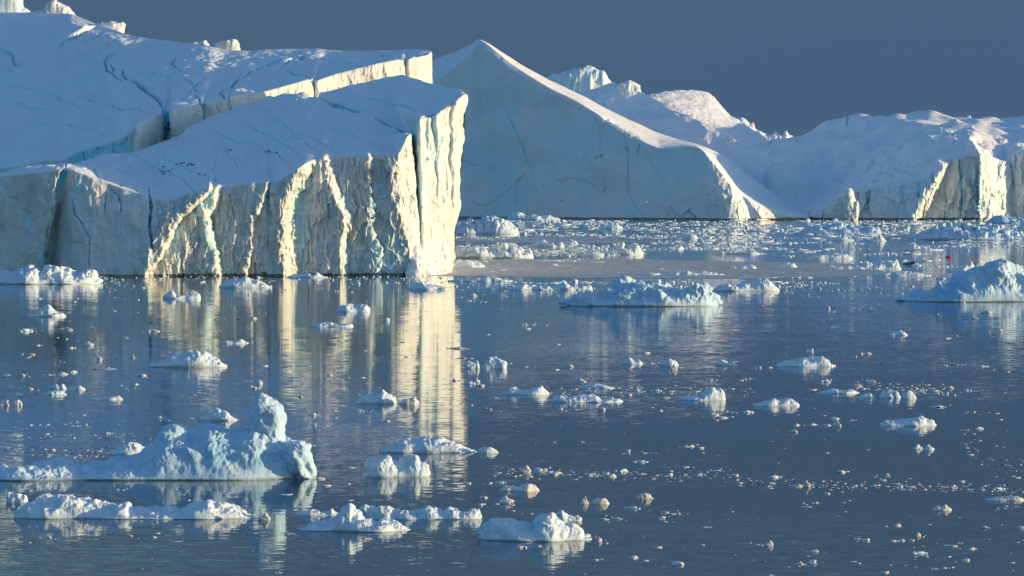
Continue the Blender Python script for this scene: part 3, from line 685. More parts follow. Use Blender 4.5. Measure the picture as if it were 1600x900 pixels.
A('large lumpy blue-grey growler in mid water with a gold right end', 479, [(885, 474), (893, 466), (905, 460), (925, 457), (942, 452), (950, 445), (965, 439), (978, 432), (990, 436), (1005, 440), (1018, 434), (1028, 430), (1040, 437), (1055, 442), (1070, 441), (1085, 441), (1100, 440), (1112, 445), (1117, 453), (1119, 463), (1123, 475)],
  cat='small iceberg', name='lumpy_growler', mat=M_blue, depth=.5, rough=.17, style='lump')
# foreground
A('long white humped floe at the bottom left corner of the water', 812, [(23, 801), (40, 790), (52, 780), (66, 774), (72, 770), (84, 774), (97, 774), (125, 775), (150, 783), (172, 790), (192, 788), (199, 785), (208, 797), (220, 794), (240, 795), (252, 798), (262, 791), (276, 796), (285, 796), (300, 787), (318, 782), (326, 779), (340, 784), (352, 783), (366, 788), (378, 795), (388, 804), (398, 811)], depth=.3)
A('small floe with a stubby finger of ice, in front of the long thin floe', 831, [(467, 826), (490, 816), (515, 810), (530, 803), (534, 792), (542, 790), (548, 784), (552, 795), (562, 796), (568, 806), (580, 814), (590, 816), (598, 809), (606, 808), (615, 814), (625, 817), (634, 819), (641, 827)], depth=.45)
A('dark-edged low sliver of ice left of the floe with a finger', 806, [(463, 803), (480, 797), (492, 795), (500, 799), (512, 798), (520, 794), (528, 802), (530, 805)], depth=.4)
A('long thin white floe with a raised right knob at bottom centre', 812, [(562, 797), (570, 790), (580, 787), (590, 793), (606, 791), (616, 798), (640, 800), (655, 799), (668, 791), (680, 795), (692, 799), (700, 793), (712, 795), (722, 800), (740, 797), (749, 799), (752, 807)], depth=.2)
A('chunky floe at bottom centre-right with a round boulder of ice on top', 846, [(749, 828), (758, 816), (768, 808), (782, 805), (798, 810), (812, 815), (826, 819), (836, 820), (838, 808), (843, 801), (853, 799), (864, 801), (872, 810), (886, 815), (900, 818), (907, 825), (911, 838), (918, 838), (925, 843)], depth=.5, dk=1.1)
A('angular wedge of ice just behind the floe with the round boulder', 815, [(866, 808), (872, 800), (878, 796), (886, 803), (896, 809), (902, 805), (908, 812)], depth=.5)
A('smooth elongated floe sitting in the gold reflection, low tail at its right', 708, [(593, 702), (608, 696), (620, 690), (630, 686), (650, 685), (672, 682), (690, 683), (702, 687), (712, 692), (722, 697), (735, 702), (745, 707)], depth=.4)
A('flat little tail of ice at the right tip of the elongated floe', 708, [(745, 704), (752, 698), (765, 699), (774, 702), (779, 707)])
A('jagged white floe with a leaning pointed fin, below the elongated floe', 746, [(564, 743), (570, 728), (577, 715), (585, 712), (594, 713), (606, 712), (610, 718), (622, 720), (632, 715), (645, 710), (651, 709), (653, 717), (655, 727), (661, 725), (667, 730), (671, 742)], depth=.5, style='lump')
A('rounded white floe half hidden behind the slope of the pillar growler', 711, [(170, 706), (180, 701), (192, 694), (203, 690), (218, 691), (226, 696), (231, 702)], depth=.6)
A('small peaked floe above and left of the ice pillar', 657, [(309, 653), (320, 647), (330, 648), (335, 637), (341, 637), (346, 642), (352, 642), (362, 650), (373, 656)], depth=.5)
A('blue and cream domed floe alone in the left middle water', 574, [(229, 571), (248, 565), (262, 559), (273, 552), (288, 553), (300, 549), (312, 547), (325, 553), (340, 561), (355, 573)], depth=.5)
A('knobbly white floe left of the bright reflection streak', 631, [(554, 628), (566, 619), (580, 614), (592, 612), (598, 608), (605, 614), (611, 614), (617, 619), (620, 630)])
A('tiny brownish clump touching the knobbly floe on its right', 632, [(622, 630), (630, 624), (640, 623), (648, 619), (655, 630)], mat=M_frag)
A('rounded loaf-shaped floe in front of the gold cliff', 487, [(524, 484), (532, 478), (545, 474), (558, 476), (572, 474), (579, 484)])
A('flat pan of ice just below the loaf-shaped floe', 511, [(486, 508), (500, 504), (515, 503), (528, 507), (548, 505), (552, 510)])
A('low white pan of ice with a small peak, under the shaded cliff reflection', 537, [(341, 537), (355, 532), (370, 533), (376, 529), (388, 536)])
A('small round floe left of the white hump at the end of the gold reflection', 576, [(728, 574), (731, 564), (740, 566), (746, 562), (750, 574)])
A('white hump of ice just right of the last gold reflection', 576, [(752, 575), (760, 568), (765, 556), (775, 557), (784, 562), (791, 567), (792, 575)])
A('floe with two raised ends right of the gold reflections', 617, [(790, 615), (797, 604), (804, 602), (812, 609), (828, 609), (838, 604), (846, 602), (853, 609), (858, 617)])
A('flat grey lens of ice above the long ribbed floe', 607, [(904, 605), (918, 600), (935, 599), (950, 603), (960, 606)], style='flat')
A('long ribbed floe right of the floe with two raised ends', 629, [(860, 627), (867, 617), (880, 616), (888, 620), (902, 618), (912, 616), (930, 617), (940, 625), (955, 622), (968, 623), (974, 629)])
A('two-tier lump of ice on a thin dark-edged plate', 626, [(1059, 624), (1072, 619), (1090, 620), (1098, 622), (1101, 609), (1112, 604), (1128, 606), (1132, 616), (1134, 625)])
A('small two-knobbed floe, leftmost of three in a row above the ribbed floe', 569, [(970, 567), (976, 562), (983, 558), (990, 563), (998, 561), (1004, 568)])
A('smooth egg-like dome of ice, middle one of three small floes in a row', 572, [(1033, 570), (1038, 563), (1046, 560), (1055, 563), (1060, 571)])
A('low pointed floe, rightmost of three small floes in a row', 571, [(1118, 570), (1125, 561), (1132, 563), (1138, 567), (1146, 565), (1152, 570)])
A('smooth white ramp-shaped floe with a bright notch at its right end', 573, [(1211, 571), (1222, 565), (1240, 562), (1256, 557), (1275, 556), (1288, 556), (1294, 561), (1296, 569), (1306, 572)])
A('pair of merged rounded lumps of ice right of centre', 635, [(1176, 632), (1188, 630), (1200, 625), (1210, 622), (1218, 625), (1226, 623), (1236, 622), (1249, 633)])
A('thin rough strip of ice left of the twin spiky domes', 615, [(1277, 614), (1292, 610), (1300, 607), (1315, 610), (1332, 608), (1342, 614)])
A('low grey wedge of ice between the rough strip and the twin spiky domes', 622, [(1337, 621), (1350, 616), (1358, 613), (1367, 620)])
A('spiky round-topped dome of ice, left one of the twin pair', 622, [(1373, 621), (1380, 613), (1388, 611), (1394, 609), (1402, 611), (1407, 621)])
A('spiky round-topped dome of ice, right one of the twin pair', 623, [(1407, 621), (1414, 612), (1420, 609), (1427, 613), (1432, 622)])
A('low white floe like a reclining body, in the right open water', 666, [(1374, 664), (1384, 655), (1398, 656), (1415, 654), (1430, 651), (1441, 649), (1448, 653), (1458, 656), (1463, 665)])
A('tiny white ice peak, left twin below the reclining floe', 702, [(1427, 701), (1434, 693), (1441, 700)])
A('tiny white ice peak, right twin below the reclining floe', 703, [(1442, 702), (1451, 693), (1460, 702)])
A('small low floe alone in the calm water below the edge growler', 524, [(1386, 522), (1398, 519), (1408, 516), (1418, 523)])
A('rounded cream floe with lumpy back, at the left end of the dark debris line', 768, [(781, 766), (790, 758), (800, 758), (812, 760), (824, 755), (836, 757), (843, 766)], mat=M_frag)
A('small upright nub of ice, left of the flat cream chunk', 788, [(906, 787), (911, 779), (915, 775), (920, 787)], mat=M_frag)
A('flat cream chunk beside the small upright nub', 788, [(922, 786), (930, 779), (940, 778), (948, 780), (952, 787)], mat=M_frag)
A('small rounded cream lump alone below the dark debris line', 780, [(995, 778), (1004, 771), (1012, 770), (1021, 779)], mat=M_frag)
A('flat pinkish pan of ice at the lower right edge', 783, [(1539, 780), (1555, 777), (1572, 775), (1590, 775), (1602, 781)], style='flat', mat=M_frag)
A('smooth twin-lobed cream pebble of ice at lower right', 798, [(1457, 796), (1465, 790), (1472, 792), (1478, 788), (1487, 796)], mat=M_frag)
A('curved scrap of ice at the lower left edge above the long humped floe', 786, [(10, 784), (13, 767), (20, 772), (30, 773), (39, 772), (45, 784)])
A('flat scrap of ice at the far left edge, with two rounded knobs', 634, [(-6, 632), (4, 627), (12, 624), (18, 631)], mat=M_frag)
A('small rounded knob of ice beside the flat scrap at the left edge', 634, [(19, 633), (24, 626), (31, 624), (35, 633)], mat=M_frag)
A('loose heap of small white lumps in the left middle water', 608, [(80, 607), (86, 598), (93, 602), (98, 598), (104, 607)])
A('low curved lump of ice right of the loose heap at left', 609, [(106, 608), (116, 603), (126, 602), (133, 608)])
A('thin pan of ice right below the loose heap at left', 617, [(68, 615), (80, 611), (95, 610), (104, 616)])
A('dark-edged long thin plate left of the domed floe', 625, [(145, 623), (160, 621), (175, 620), (186, 618), (192, 624)])
# near the foot of the near berg
A('rounded white boulders of ice piled at the foot of the left cliff', 444, [(-24, 440), (0, 428), (14, 426), (30, 424), (38, 416), (50, 413), (60, 416), (66, 427), (71, 420), (79, 412), (93, 416), (100, 415), (110, 422), (118, 429), (127, 431), (131, 424), (147, 422), (148, 434), (157, 438), (158, 443)], rough=.13)
A('low heap of pale ice afloat before the dark middle of the near cliff', 450, [(342, 448), (352, 440), (365, 438), (382, 432), (395, 437), (408, 440), (424, 448)])
A('white floe with a pointed left knob near the loaf-shaped gap under the cliff', 467, [(255, 464), (263, 456), (269, 455), (275, 461), (290, 461), (300, 453), (310, 457), (314, 466)])
A('tiered scrap of ice at left, thin plate with a cube-like lump on top', 495, [(44, 493), (60, 488), (66, 477), (78, 475), (84, 486), (98, 489), (103, 494)])
A('thin pans of white ice against the foot of the gold buttress', 434, [(448, 433), (458, 429), (470, 428), (483, 427), (490, 430), (496, 424), (504, 432), (512, 433)])
A('grey-white lumps afloat at the foot of the sunlit end wall', 453, [(636, 451), (648, 441), (660, 439), (672, 444), (685, 446), (705, 451)])
# pack ice band
A('tall white rubble heap beside the far base of the end wall', 366, [(708, 363), (718, 350), (734, 342), (745, 336), (755, 342), (770, 338), (780, 342), (795, 344), (806, 355), (812, 364)], style='rubble')
A('knobbly white heap at the waterline of the pyramid berg, behind the tall rubble', 344, [(792, 343), (800, 332), (812, 331), (822, 337), (832, 335), (845, 338), (858, 336), (875, 343)])
A('wide rubble floe with upright blocks right of the near berg', 404, [(706, 402), (715, 384), (728, 386), (738, 382), (752, 384), (768, 388), (782, 390), (788, 378), (795, 388), (808, 382), (820, 390), (828, 386), (834, 402)], style='rubble')
A('low white rubble strip touching the right side of the near berg', 418, [(704, 416), (715, 408), (728, 405), (742, 410), (750, 410), (758, 417)], style='rubble')
A('long low ridge of white ice left of the lumpy growler', 453, [(742, 451), (775, 447), (782, 440), (795, 446), (820, 444), (850, 446), (872, 445), (882, 439), (890, 446), (912, 445), (920, 443), (926, 451)], depth=.15)
A('long flat floe with small lumps at the end of the near berg waterline', 440, [(700, 438), (730, 435), (760, 432), (772, 431), (785, 436), (801, 438)], depth=.2)
A('smooth white whaleback floe behind the gold end of the lumpy growler', 455, [(1108, 453), (1118, 448), (1135, 441), (1150, 446), (1162, 440), (1180, 434), (1194, 434), (1206, 440), (1214, 447), (1218, 454)])
A('straight thin line of ice crumbs with knobs across the grey slush', 430, [(985, 429), (1010, 426), (1040, 427), (1068, 421), (1085, 426), (1100, 424), (1132, 429)], depth=.15)
A('small flat-topped white pan in the middle of the grey slush', 420, [(1141, 418), (1155, 416), (1172, 413), (1178, 415), (1182, 419)], style='flat')
A('small triangular pan of ice on the right part of the grey slush', 418, [(1208, 417), (1224, 412), (1228, 409), (1240, 411), (1245, 417)])
A('white smooth floe with a rough right end, right of the slush', 405, [(1258, 403), (1275, 398), (1290, 397), (1308, 395), (1325, 398), (1332, 402)])
A('long jagged white floe ending in a triangular tooth', 421, [(1286, 419), (1300, 413), (1322, 415), (1345, 408), (1352, 405), (1362, 412), (1375, 408), (1388, 411), (1401, 404), (1408, 414), (1408, 420)], style='rubble', depth=.25)
A('low smooth whaleback of ice below the dark clear shard', 431, [(1360, 430), (1385, 425), (1405, 423), (1430, 424), (1445, 428), (1455, 430)], depth=.3)
A('low peaked floe left of the edge growler', 436, [(1463, 434), (1478, 430), (1486, 427), (1494, 431), (1506, 434)])
A('leaning white slab of ice standing behind the edge growler', 424, [(1480, 420), (1500, 418), (1508, 412), (1514, 408), (1518, 408), (1523, 417), (1523, 424)])
A('broad heap of white rubble before the bowl of the broad iceberg', 366, [(1245, 363), (1262, 354), (1278, 348), (1290, 352), (1300, 345), (1308, 341), (1318, 346), (1330, 350), (1345, 353), (1360, 351), (1372, 348), (1376, 358), (1386, 365)], style='rubble', mat=M_blue)
A('widest bluish heap of rubble, under the gold strip of the broad iceberg', 375, [(1422, 372), (1440, 362), (1455, 355), (1475, 347), (1490, 346), (1505, 352), (1522, 350), (1535, 352), (1548, 350), (1565, 356), (1585, 362), (1605, 366), (1640, 370)], style='rubble', mat=M_blue)
A('blue smooth hump of ice against the right end of the broad iceberg', 350, [(1540, 348), (1556, 338), (1562, 335), (1572, 340), (1600, 341), (1640, 340), (1680, 346)], mat=M_blue, blue0=.3)
A('pale round cap of ice at the right edge below the blue hump', 366, [(1588, 362), (1594, 350), (1604, 344), (1620, 350), (1640, 362)])
A('white broken strip with a thin upright blade, left part of the pack ice', 386, [(815, 385), (835, 381), (850, 373), (856, 380), (870, 381), (880, 379), (893, 375), (905, 382), (930, 385)], depth=.2)
A('two-humped heap of ice in the middle of the pack band', 398, [(936, 394), (948, 386), (958, 378), (968, 381), (985, 384), (997, 382), (1005, 396)], style='rubble')
A('clear blue-white mound in the pack ice before the pyramid berg', 358, [(932, 357), (943, 349), (955, 347), (965, 349), (973, 356)])
A('smooth bluish mound in the pack band, right of the blue-white mound', 373, [(1054, 372), (1064, 366), (1075, 364), (1086, 367), (1092, 372)], mat=M_blue)
A('flat bluish floe with a gold knob in the pack band', 389, [(1024, 388), (1040, 385), (1058, 385), (1063, 383), (1069, 388)])
A('angular white block heap right of the flat bluish floe', 397, [(1108, 395), (1120, 390), (1140, 387), (1150, 392), (1165, 393), (1172, 387), (1180, 392), (1186, 395), (1197, 396)], style='rubble')
A('low white heap in the pack ice above the long jagged floe', 391, [(1405, 389), (1420, 383), (1428, 378), (1436, 385), (1450, 386), (1462, 388), (1474, 390)], style='rubble')
A('white crumbly cluster under the broad iceberg, left of the widest heap', 376, [(1300, 374), (1312, 366), (1320, 368), (1334, 374)], style='rubble')
A('crumbly heap with sunlit spikes right of the broad white rubble', 377, [(1355, 375), (1366, 370), (1376, 366), (1385, 376)], style='rubble')
A('clear pale-blue oval floe left of centre in the pack band', 400, [(908, 399), (920, 394), (935, 393), (944, 398)], mat=M_blue)
A('flat floe with a lone upright nub in the grey slush at left', 416, [(863, 415), (865, 411), (867, 414), (880, 415), (897, 415.4)], depth=.2)
A('sloping white floe low in the water right of the dark clear shard', 415, [(1424, 414), (1432, 411), (1438, 413), (1440, 414.5)])
for i, (label, wy, pts, k) in enumerate(FL):
    nm = k.pop('name', 'ice_floe')
    floe(nm, label, wy, pts, seed=40+i*3, **k)
g = next(o for o in col.objects if o.name == 'pillar_growler')
Yg_ = g.location.y
boulder('ice_pillar', 420, 661, 27, 43, 1.5, Yg_-.2, M_blue, g, 51)
boulder('ice_shoulder', 468, 722, 24, 34, 1.6, Yg_-1.6, M_blue, g, 57, lean=.2)
floe('clear_ice_shard', 'dark wedge of clear ice among the white pack ice at right', 413, [(1410, 412), (1418, 410), (1427, 408), (1430, 407), (1432, 412)], cat='ice shard', mat=M_dark, seed=5)

# ================================================================== SLUSH FILM
def slush(name, pts_top, pts_bot, seed, z=.02):
    x0, x1 = pts_top[0][0], pts_top[-1][0]; n = 260
    px = np.linspace(x0, x1, n)
    yt = np.interp(px, [p[0] for p in pts_top], [p[1] for p in pts_top])+.8*fbm(px/22, 0*px, 0*px, 4, seed)
    yb = np.interp(px, [p[0] for p in pts_bot], [p[1] for p in pts_bot])+.8*fbm(px/26, 0*px, 0*px, 4, seed+5)
    yb = np.maximum(yb, yt+.02)
    Ya = depth_of(yt); Yb = depth_of(yb)
    Vs = []
    for j in range(7):
        f = j/6; Yj = Yb*(1-f)+Ya*f; Vs.append(np.stack([(px-CX)*Yj/F, Yj, z+0*px], 1))
    me = mesh_np(name, np.concatenate(Vs), grid_faces(n, 7), False)
    return link(name, me, M_slush)
for nm_, a, b, s_ in (
    ('slush_ice', [(650, 405), (760, 406), (900, 404), (1000, 405), (1100, 408), (1250, 410), (1330, 412), (1400, 428)], [(650, 430), (800, 433), (1000, 435), (1200, 436), (1330, 433), (1400, 428)], 1),
    ('slush_ice', [(700, 369), (800, 370), (900, 369), (960, 374), (1020, 377)], [(700, 377), (800, 379), (900, 381), (960, 380), (1020, 377.4)], 2),
    ('slush_ice', [(990, 371), (1040, 369), (1080, 372)], [(990, 373), (1040, 374), (1080, 372.4)], 3)):
    tag(slush(nm_, a, b, s_), kind='stuff', label='smooth grey-beige film of slush ice on the sea', group='slush films')

# ================================================================== FRAGMENTS
import bmesh
def ico(sub):
    bm = bmesh.new(); bmesh.ops.create_icosphere(bm, subdivisions=sub, radius=1)
    V = np.array([v.co[:] for v in bm.verts]); Fc = np.array([[v.index for v in f.verts] for f in bm.faces]); bm.free()
    return V, Fc
I1, I2, I3 = ico(1), ico(2), ico(3)
def chunk(seed, flat=.55, lobes=4):
    """a knot of broken bits frozen together, with sharp little corners"""
    r = np.random.default_rng(seed); Vs = []; Fs = []; n = 0
    for k in range(lobes):
        base = I3 if k == 0 else I2
        V = base[0].copy()
        V = V*(1+.6*perlin(V[:, 0]*1.2, V[:, 1]*1.2, V[:, 2]*1.2, seed*3+k)+.35*(ridged(V[:, 0]*1.8, V[:, 1]*1.8, V[:, 2]*1.8, 2, seed+k)-.5))[:, None]
        for c_ in range(5):                            # flat fracture faces
            nrm = r.normal(size=3); nrm /= np.linalg.norm(nrm); d = V@nrm; V -= np.clip(d-r.uniform(.55, .8), 0, None)[:, None]*nrm
        sx = r.uniform(.6, 1.)*(1 if k == 0 else r.uniform(.25, .6))
        V = V*np.array([sx, r.uniform(.5, .9)*sx, flat*r.uniform(.5, 1.6)*sx])
        if k: V[:, 0] += r.uniform(-1.1, 1.1); V[:, 1] += r.uniform(-.5, .5); V[:, 2] += r.uniform(0, .12)
        V[:, 2] = np.maximum(V[:, 2], -.12)
        Vs.append(V); Fs.append(base[1]+n); n += len(V)
    return np.concatenate(Vs), np.concatenate(Fs)
protos = []
for k in range(16):
    V, Fc = chunk(100+k, [.3, .5, .7, 1.0][k % 4], 2+k % 5)
    protos.append(mesh_np('ice_chunk', V, Fc, False))
    protos[-1].materials.append(M_frag if k % 3 else M_floe)
# positions (px, py, half width px)
def cluster_pts(n, fx, fy):
    return [(fx(), fy()) for _ in range(n)]
seen = [(176, 486, 5), (115, 472, 7), (62, 467, 4), (40, 518, 9), (65, 517, 3), (109, 516, 5), (105, 530, 4), (243, 518, 10), (196, 528, 4), (60, 540, 5), (111, 544, 6), (138, 540, 8), (35, 553, 4), (46, 558, 3), (94, 565, 4), (154, 563, 6), (168, 577, 16), (80, 586, 8), (98, 585, 8), (115, 582, 5), (12, 586, 6),
 (35, 587, 5), (60, 610, 3), (48, 608, 6), (188, 603, 5), (213, 601, 4), (222, 587, 8), (207, 559, 4), (350, 498, 3), (393, 498, 10), (397, 607, 8), (405, 600, 6), (390, 596, 5), (320, 615, 4), (250, 654, 5), (258, 655, 5), (60, 664, 5), (74, 664, 4), (122, 666, 5), (134, 664, 4), (130, 649, 4),
 (168, 678, 8), (110, 680, 3), (57, 762, 4), (46, 848, 6), (76, 840, 5), (240, 840, 6), (102, 818, 3), (190, 766, 4), (275, 765, 4), (295, 782, 3), (80, 818, 4), (445, 773, 12), (500, 749, 8), (551, 731, 9), (545, 757, 4), (436, 895, 5), (450, 835, 4), (459, 836, 5), (414, 812, 10), (418, 817, 7),
 (515, 587, 6), (545, 591, 4), (492, 665, 4), (511, 666, 4), (600, 658, 10), (490, 649, 8), (562, 643, 5), (560, 617, 3), (470, 620, 4), (635, 558, 8), (711, 595, 6), (725, 560, 12), (735, 600, 7), (752, 603, 6), (745, 598, 5), (773, 622, 8), (767, 640, 3), (715, 545, 20), (605, 501, 5), (608, 501, 3),
 (733, 470, 5), (740, 463, 6), (820, 508, 4), (829, 508, 3), (835, 506, 3), (868, 578, 7), (892, 573, 6), (922, 588, 3), (908, 595, 6), (1018, 568, 4), (1053, 578, 6), (1110, 594, 9), (1163, 593, 5), (1172, 592, 4), (1187, 575, 3), (1000, 605, 6), (985, 621, 3), (996, 611, 6), (1025, 611, 7), (1048, 611, 7),
 (1040, 622, 7), (1020, 637, 5), (1032, 642, 5), (1143, 645, 9), (1168, 645, 9), (1127, 653, 12), (1120, 652, 4), (900, 640, 6), (940, 641, 7), (875, 640, 5), (1268, 549, 5), (1260, 548, 3), (1344, 553, 6), (1356, 553, 6), (1290, 597, 6), (1340, 597, 4), (1360, 597, 9), (1348, 594, 3), (1479, 572, 3),
 (1495, 570, 9), (1535, 573, 9), (1574, 581, 4), (1563, 518, 4), (1485, 528, 3), (1541, 489, 10), (1522, 498, 8), (1293, 483, 5), (1304, 511, 6), (1285, 502, 3), (1360, 482, 3), (1567, 518, 4), (1268, 609, 8), (1430, 607, 7), (1460, 611, 9), (1485, 607, 8), (1510, 610, 7), (1270, 664, 6), (1293, 665, 8),
 (1308, 666, 8), (1330, 657, 7), (1305, 655, 9), (1465, 636, 12), (1480, 616, 4), (1512, 644, 4), (1520, 644, 5), (1245, 665, 5), (1530, 670, 6), (1510, 672, 8), (1315, 738, 9), (1325, 737, 5), (1380, 751, 7), (1385, 745, 5), (1210, 746, 9), (1247, 760, 9), (1260, 761, 6), (1200, 761, 6), (1292, 772, 6), (1345, 759, 5),
 (1405, 761, 7), (1425, 761, 8), (1475, 761, 9), (1490, 761, 6), (1560, 765, 9), (1263, 792, 10), (1276, 786, 3), (1401, 820, 7), (1352, 845, 10), (1340, 842, 5), (1410, 845, 5), (1425, 845, 4), (1435, 838, 4), (1262, 862, 3), (1272, 862, 7), (1250, 882, 10), (1270, 880, 9), (1335, 878, 6), (1485, 853, 16), (1520, 858, 6),
 (1437, 865, 10), (1430, 870, 6), (1445, 870, 6), (1482, 870, 5), (1508, 876, 10), (1461, 889, 6), (1476, 888, 4), (1383, 895, 6), (1203, 853, 6), (1190, 852, 5), (1240, 675, 9), (1205, 900, 8), (1057, 882, 14), (1107, 824, 8), (945, 812, 8), (965, 811, 8), (988, 795, 10), (1045, 803, 12), (1060, 803, 4), (1033, 812, 6),
 (990, 872, 9), (938, 874, 4), (843, 854, 4), (813, 856, 8), (937, 846, 4), (830, 803, 7), (865, 691, 3), (909, 691, 3), (982, 706, 5), (1007, 708, 4), (1072, 698, 8), (1081, 698, 5), (1001, 722, 9), (1070, 730, 7), (1110, 735, 3), (1122, 735, 3), (1046, 742, 7), (1019, 747, 5), (1094, 742, 7), (1150, 743, 7), (822, 738, 9), (850, 737, 8),
 (865, 742, 7), (870, 740, 9), (840, 736, 9), (920, 744, 8), (945, 740, 7), (958, 745, 6), (975, 737, 6), (1000, 741, 9), (1040, 801, 8), (715, 760, 14), (730, 756, 9), (775, 754, 6), (785, 754, 6), (757, 778, 6), (790, 786, 12), (800, 790, 6), (750, 790, 5), (1540, 825, 8), (1595, 826, 8), (1590, 792, 5), (1570, 795, 3)]
frs = list(seen)
r = rng
def rnd_water():
    while True:
        y = 470+430*r.random()**.8; x = r.uniform(-15, 1615)
        if 880 < x < 1390 and y < 540 and r.random() < .75: continue
        if perlin(np.array([x/170.]), np.array([y/40.]), np.array([0.]), 71)[0] > -.05+.5*(r.random()-.5): return x, y
big_stuff = []
while len(frs) < 300:                                  # smaller bits keep near the larger ones
    x, y, hw = seen[r.integers(len(seen))]; frs.append((x+r.normal(0, 11), y+r.normal(0, 2.5), min(hw, 3.5)*r.uniform(.5, 1)))
for i, (x, y, hw) in enumerate(frs):
    Y = depth_of(y); s = hw*Y/F*1.0
    o = bpy.data.objects.new('ice_fragment', protos[i % 16]); col.objects.link(o)
    o.location = ((x-CX)*Y/F, Y, 0); o.scale = (s, s*r.uniform(.8, 1.4), s*r.uniform(.55, 1.0)*min(1, 6/hw)); o.rotation_euler = (0, 0, r.choice([0, math.pi])+r.uniform(-.5, .5))
    tag(o, 'small loose lump of brash ice adrift on the open water', 'ice fragment', 'ice fragments scattered on the open water')

def scatter(name, label, pts, mat, base=I1, zs=(.3, 1.0), seed=1, spin=True):
    """one mesh of very many crumbs; pts rows: px, py, half width px"""
    q = np.random.default_rng(seed); n = len(pts); pts = np.array(pts)
    Vb, Fb = base; var = []
    for k in range(12):
        V = Vb*(1+.5*perlin(Vb[:, 0]*1.1, Vb[:, 1]*1.1, Vb[:, 2]*1.1, 300+k))[:, None]
        V[:, 2] = np.maximum(V[:, 2], -.1); var.append(V)
    var = np.array(var)
    Y = depth_of(pts[:, 1]); s = pts[:, 2]*Y/F
    V = var[q.integers(0, 12, n)].copy()
    a = q.uniform(0, 6.28, n) if spin else q.normal(0, .15, n); c, sn = np.cos(a)[:, None], np.sin(a)[:, None]
    V[..., 0], V[..., 1] = V[..., 0]*c-V[..., 1]*sn, V[..., 0]*sn+V[..., 1]*c
    V *= np.stack([s*(1 if spin else 1.5), s*q.uniform(.8, 1.6, n), s*q.uniform(zs[0], zs[1], n)], 1)[:, None, :]
    V[..., 0] += ((pts[:, 0]-CX)*Y/F)[:, None]; V[..., 1] += Y[:, None]
    Fc = (Fb[None]+(np.arange(n)*len(Vb))[:, None, None]).reshape(-1, 3)
    me = mesh_np(name, V.reshape(-1, 3), Fc, False)
    return tag(link(name, me, mat), label, 'brash ice', None, 'stuff')

def pack_mask(x, y):
    d = perlin(x/150, y/5, 0*x, 81)+.6*perlin(x/40, y/2.2, 0*x, 82)
    thr = np.interp(y, [344, 350, 366, 385, 398, 404, 436, 440, 452], [-.35, -.3, -.05, -.05, .1, .5, .6, .05, .3])
    return d-(thr-sstep((x-1330)/120)*np.interp(y, [344, 400, 405, 440, 455], [0, 0, .45, .4, .1]))
pl = []; pk = []
while len(pl) < 1500:                                  # low plates and drifts
    x = r.uniform(690, 1625, 3000); y = 345+108*r.random(3000)**1.1
    k = pack_mask(x, y) > .1; hw = np.exp(r.normal(np.log(3.0), .6, 3000))
    pl += list(zip(x[k], y[k], np.clip(hw[k], .8, 12)))
scatter('brash_ice', 'low plates and drifts of brash ice packed before the far icebergs', pl[:1500], M_floe, I2, (.10, .24), 4, False)
while len(pk) < 5200:
    x = r.uniform(690, 1625, 4000); y = 344.5+108*r.random(4000)**1.1
    k = pack_mask(x, y) > .05+.2*r.random(4000)
    hw = np.exp(r.normal(np.log(1.15), .55, 4000))
    pk += list(zip(x[k], y[k], np.clip(hw[k], .5, 5)))
scatter('brash_ice', 'dense white crumbs of brash ice packed before the far icebergs', pk[:5200], M_floe, I1, (.35, 1.0), 5)
sx_ = r.uniform(700, 1340, 500); sy_ = r.uniform(404, 434, 500); k = perlin(sx_/60, sy_/4, 0*sx_, 88) > .05
scatter('brash_ice', 'sparse crumbs frozen into the grey-beige slush film', list(zip(sx_[k], sy_[k], np.clip(np.exp(r.normal(np.log(.9), .6, k.sum())), .4, 4))), M_floe, I2, (.12, .4), 9, False)
ft = []
x = r.uniform(150, 705, 700); y = 431.5+r.exponential(9, 700)
k = perlin(x/40, y/6, 0*x, 83) > -.15
ft += list(zip(x[k], y[k], np.clip(np.exp(r.normal(np.log(1.0), .5, k.sum())), .4, 4)))
x = r.uniform(700, 1610, 500); y = 448+r.exponential(9, 500)
ft += list(zip(x, y, np.clip(np.exp(r.normal(np.log(.9), .5, 500)), .4, 3)))
scatter('brash_ice', 'fine ice crumbs along the foot of the near iceberg and pack edge', ft, M_floe, I1, (.4, 1.0), 6)
wt = []
while len(wt) < 650:
    x, y = rnd_water()
    if r.random() < .65: q_ = seen[r.integers(len(seen))]; x, y = q_[0]+r.normal(0, 16), q_[1]+r.normal(0, 2.5)
    wt.append((x, y, min(4.5, math.exp(r.normal(math.log(1.2), .6)))))
for (x0, y0, x1, y1, n, sp) in ((770, 738, 1150, 746, 170, 4), (1150, 752, 1610, 768, 240, 4), (840, 612, 1180, 612, 160, 6), (1330, 606, 1480, 610, 120, 4), (20, 706, 250, 712, 130, 4), (1500, 700, 1600, 740, 60, 12), (20, 690, 240, 690, 60, 12)):
    f = r.random(n)
    wt += list(zip(x0+(x1-x0)*f, y0+(y1-y0)*f+r.normal(0, sp, n), np.clip(np.exp(r.normal(np.log(1.2), .5, n)), .5, 4)))
scatter('brash_ice', 'tiny crumbs of brash ice sprinkled over the open water', wt, M_frag, I2, (.2, .6), 7, False)
dk = []
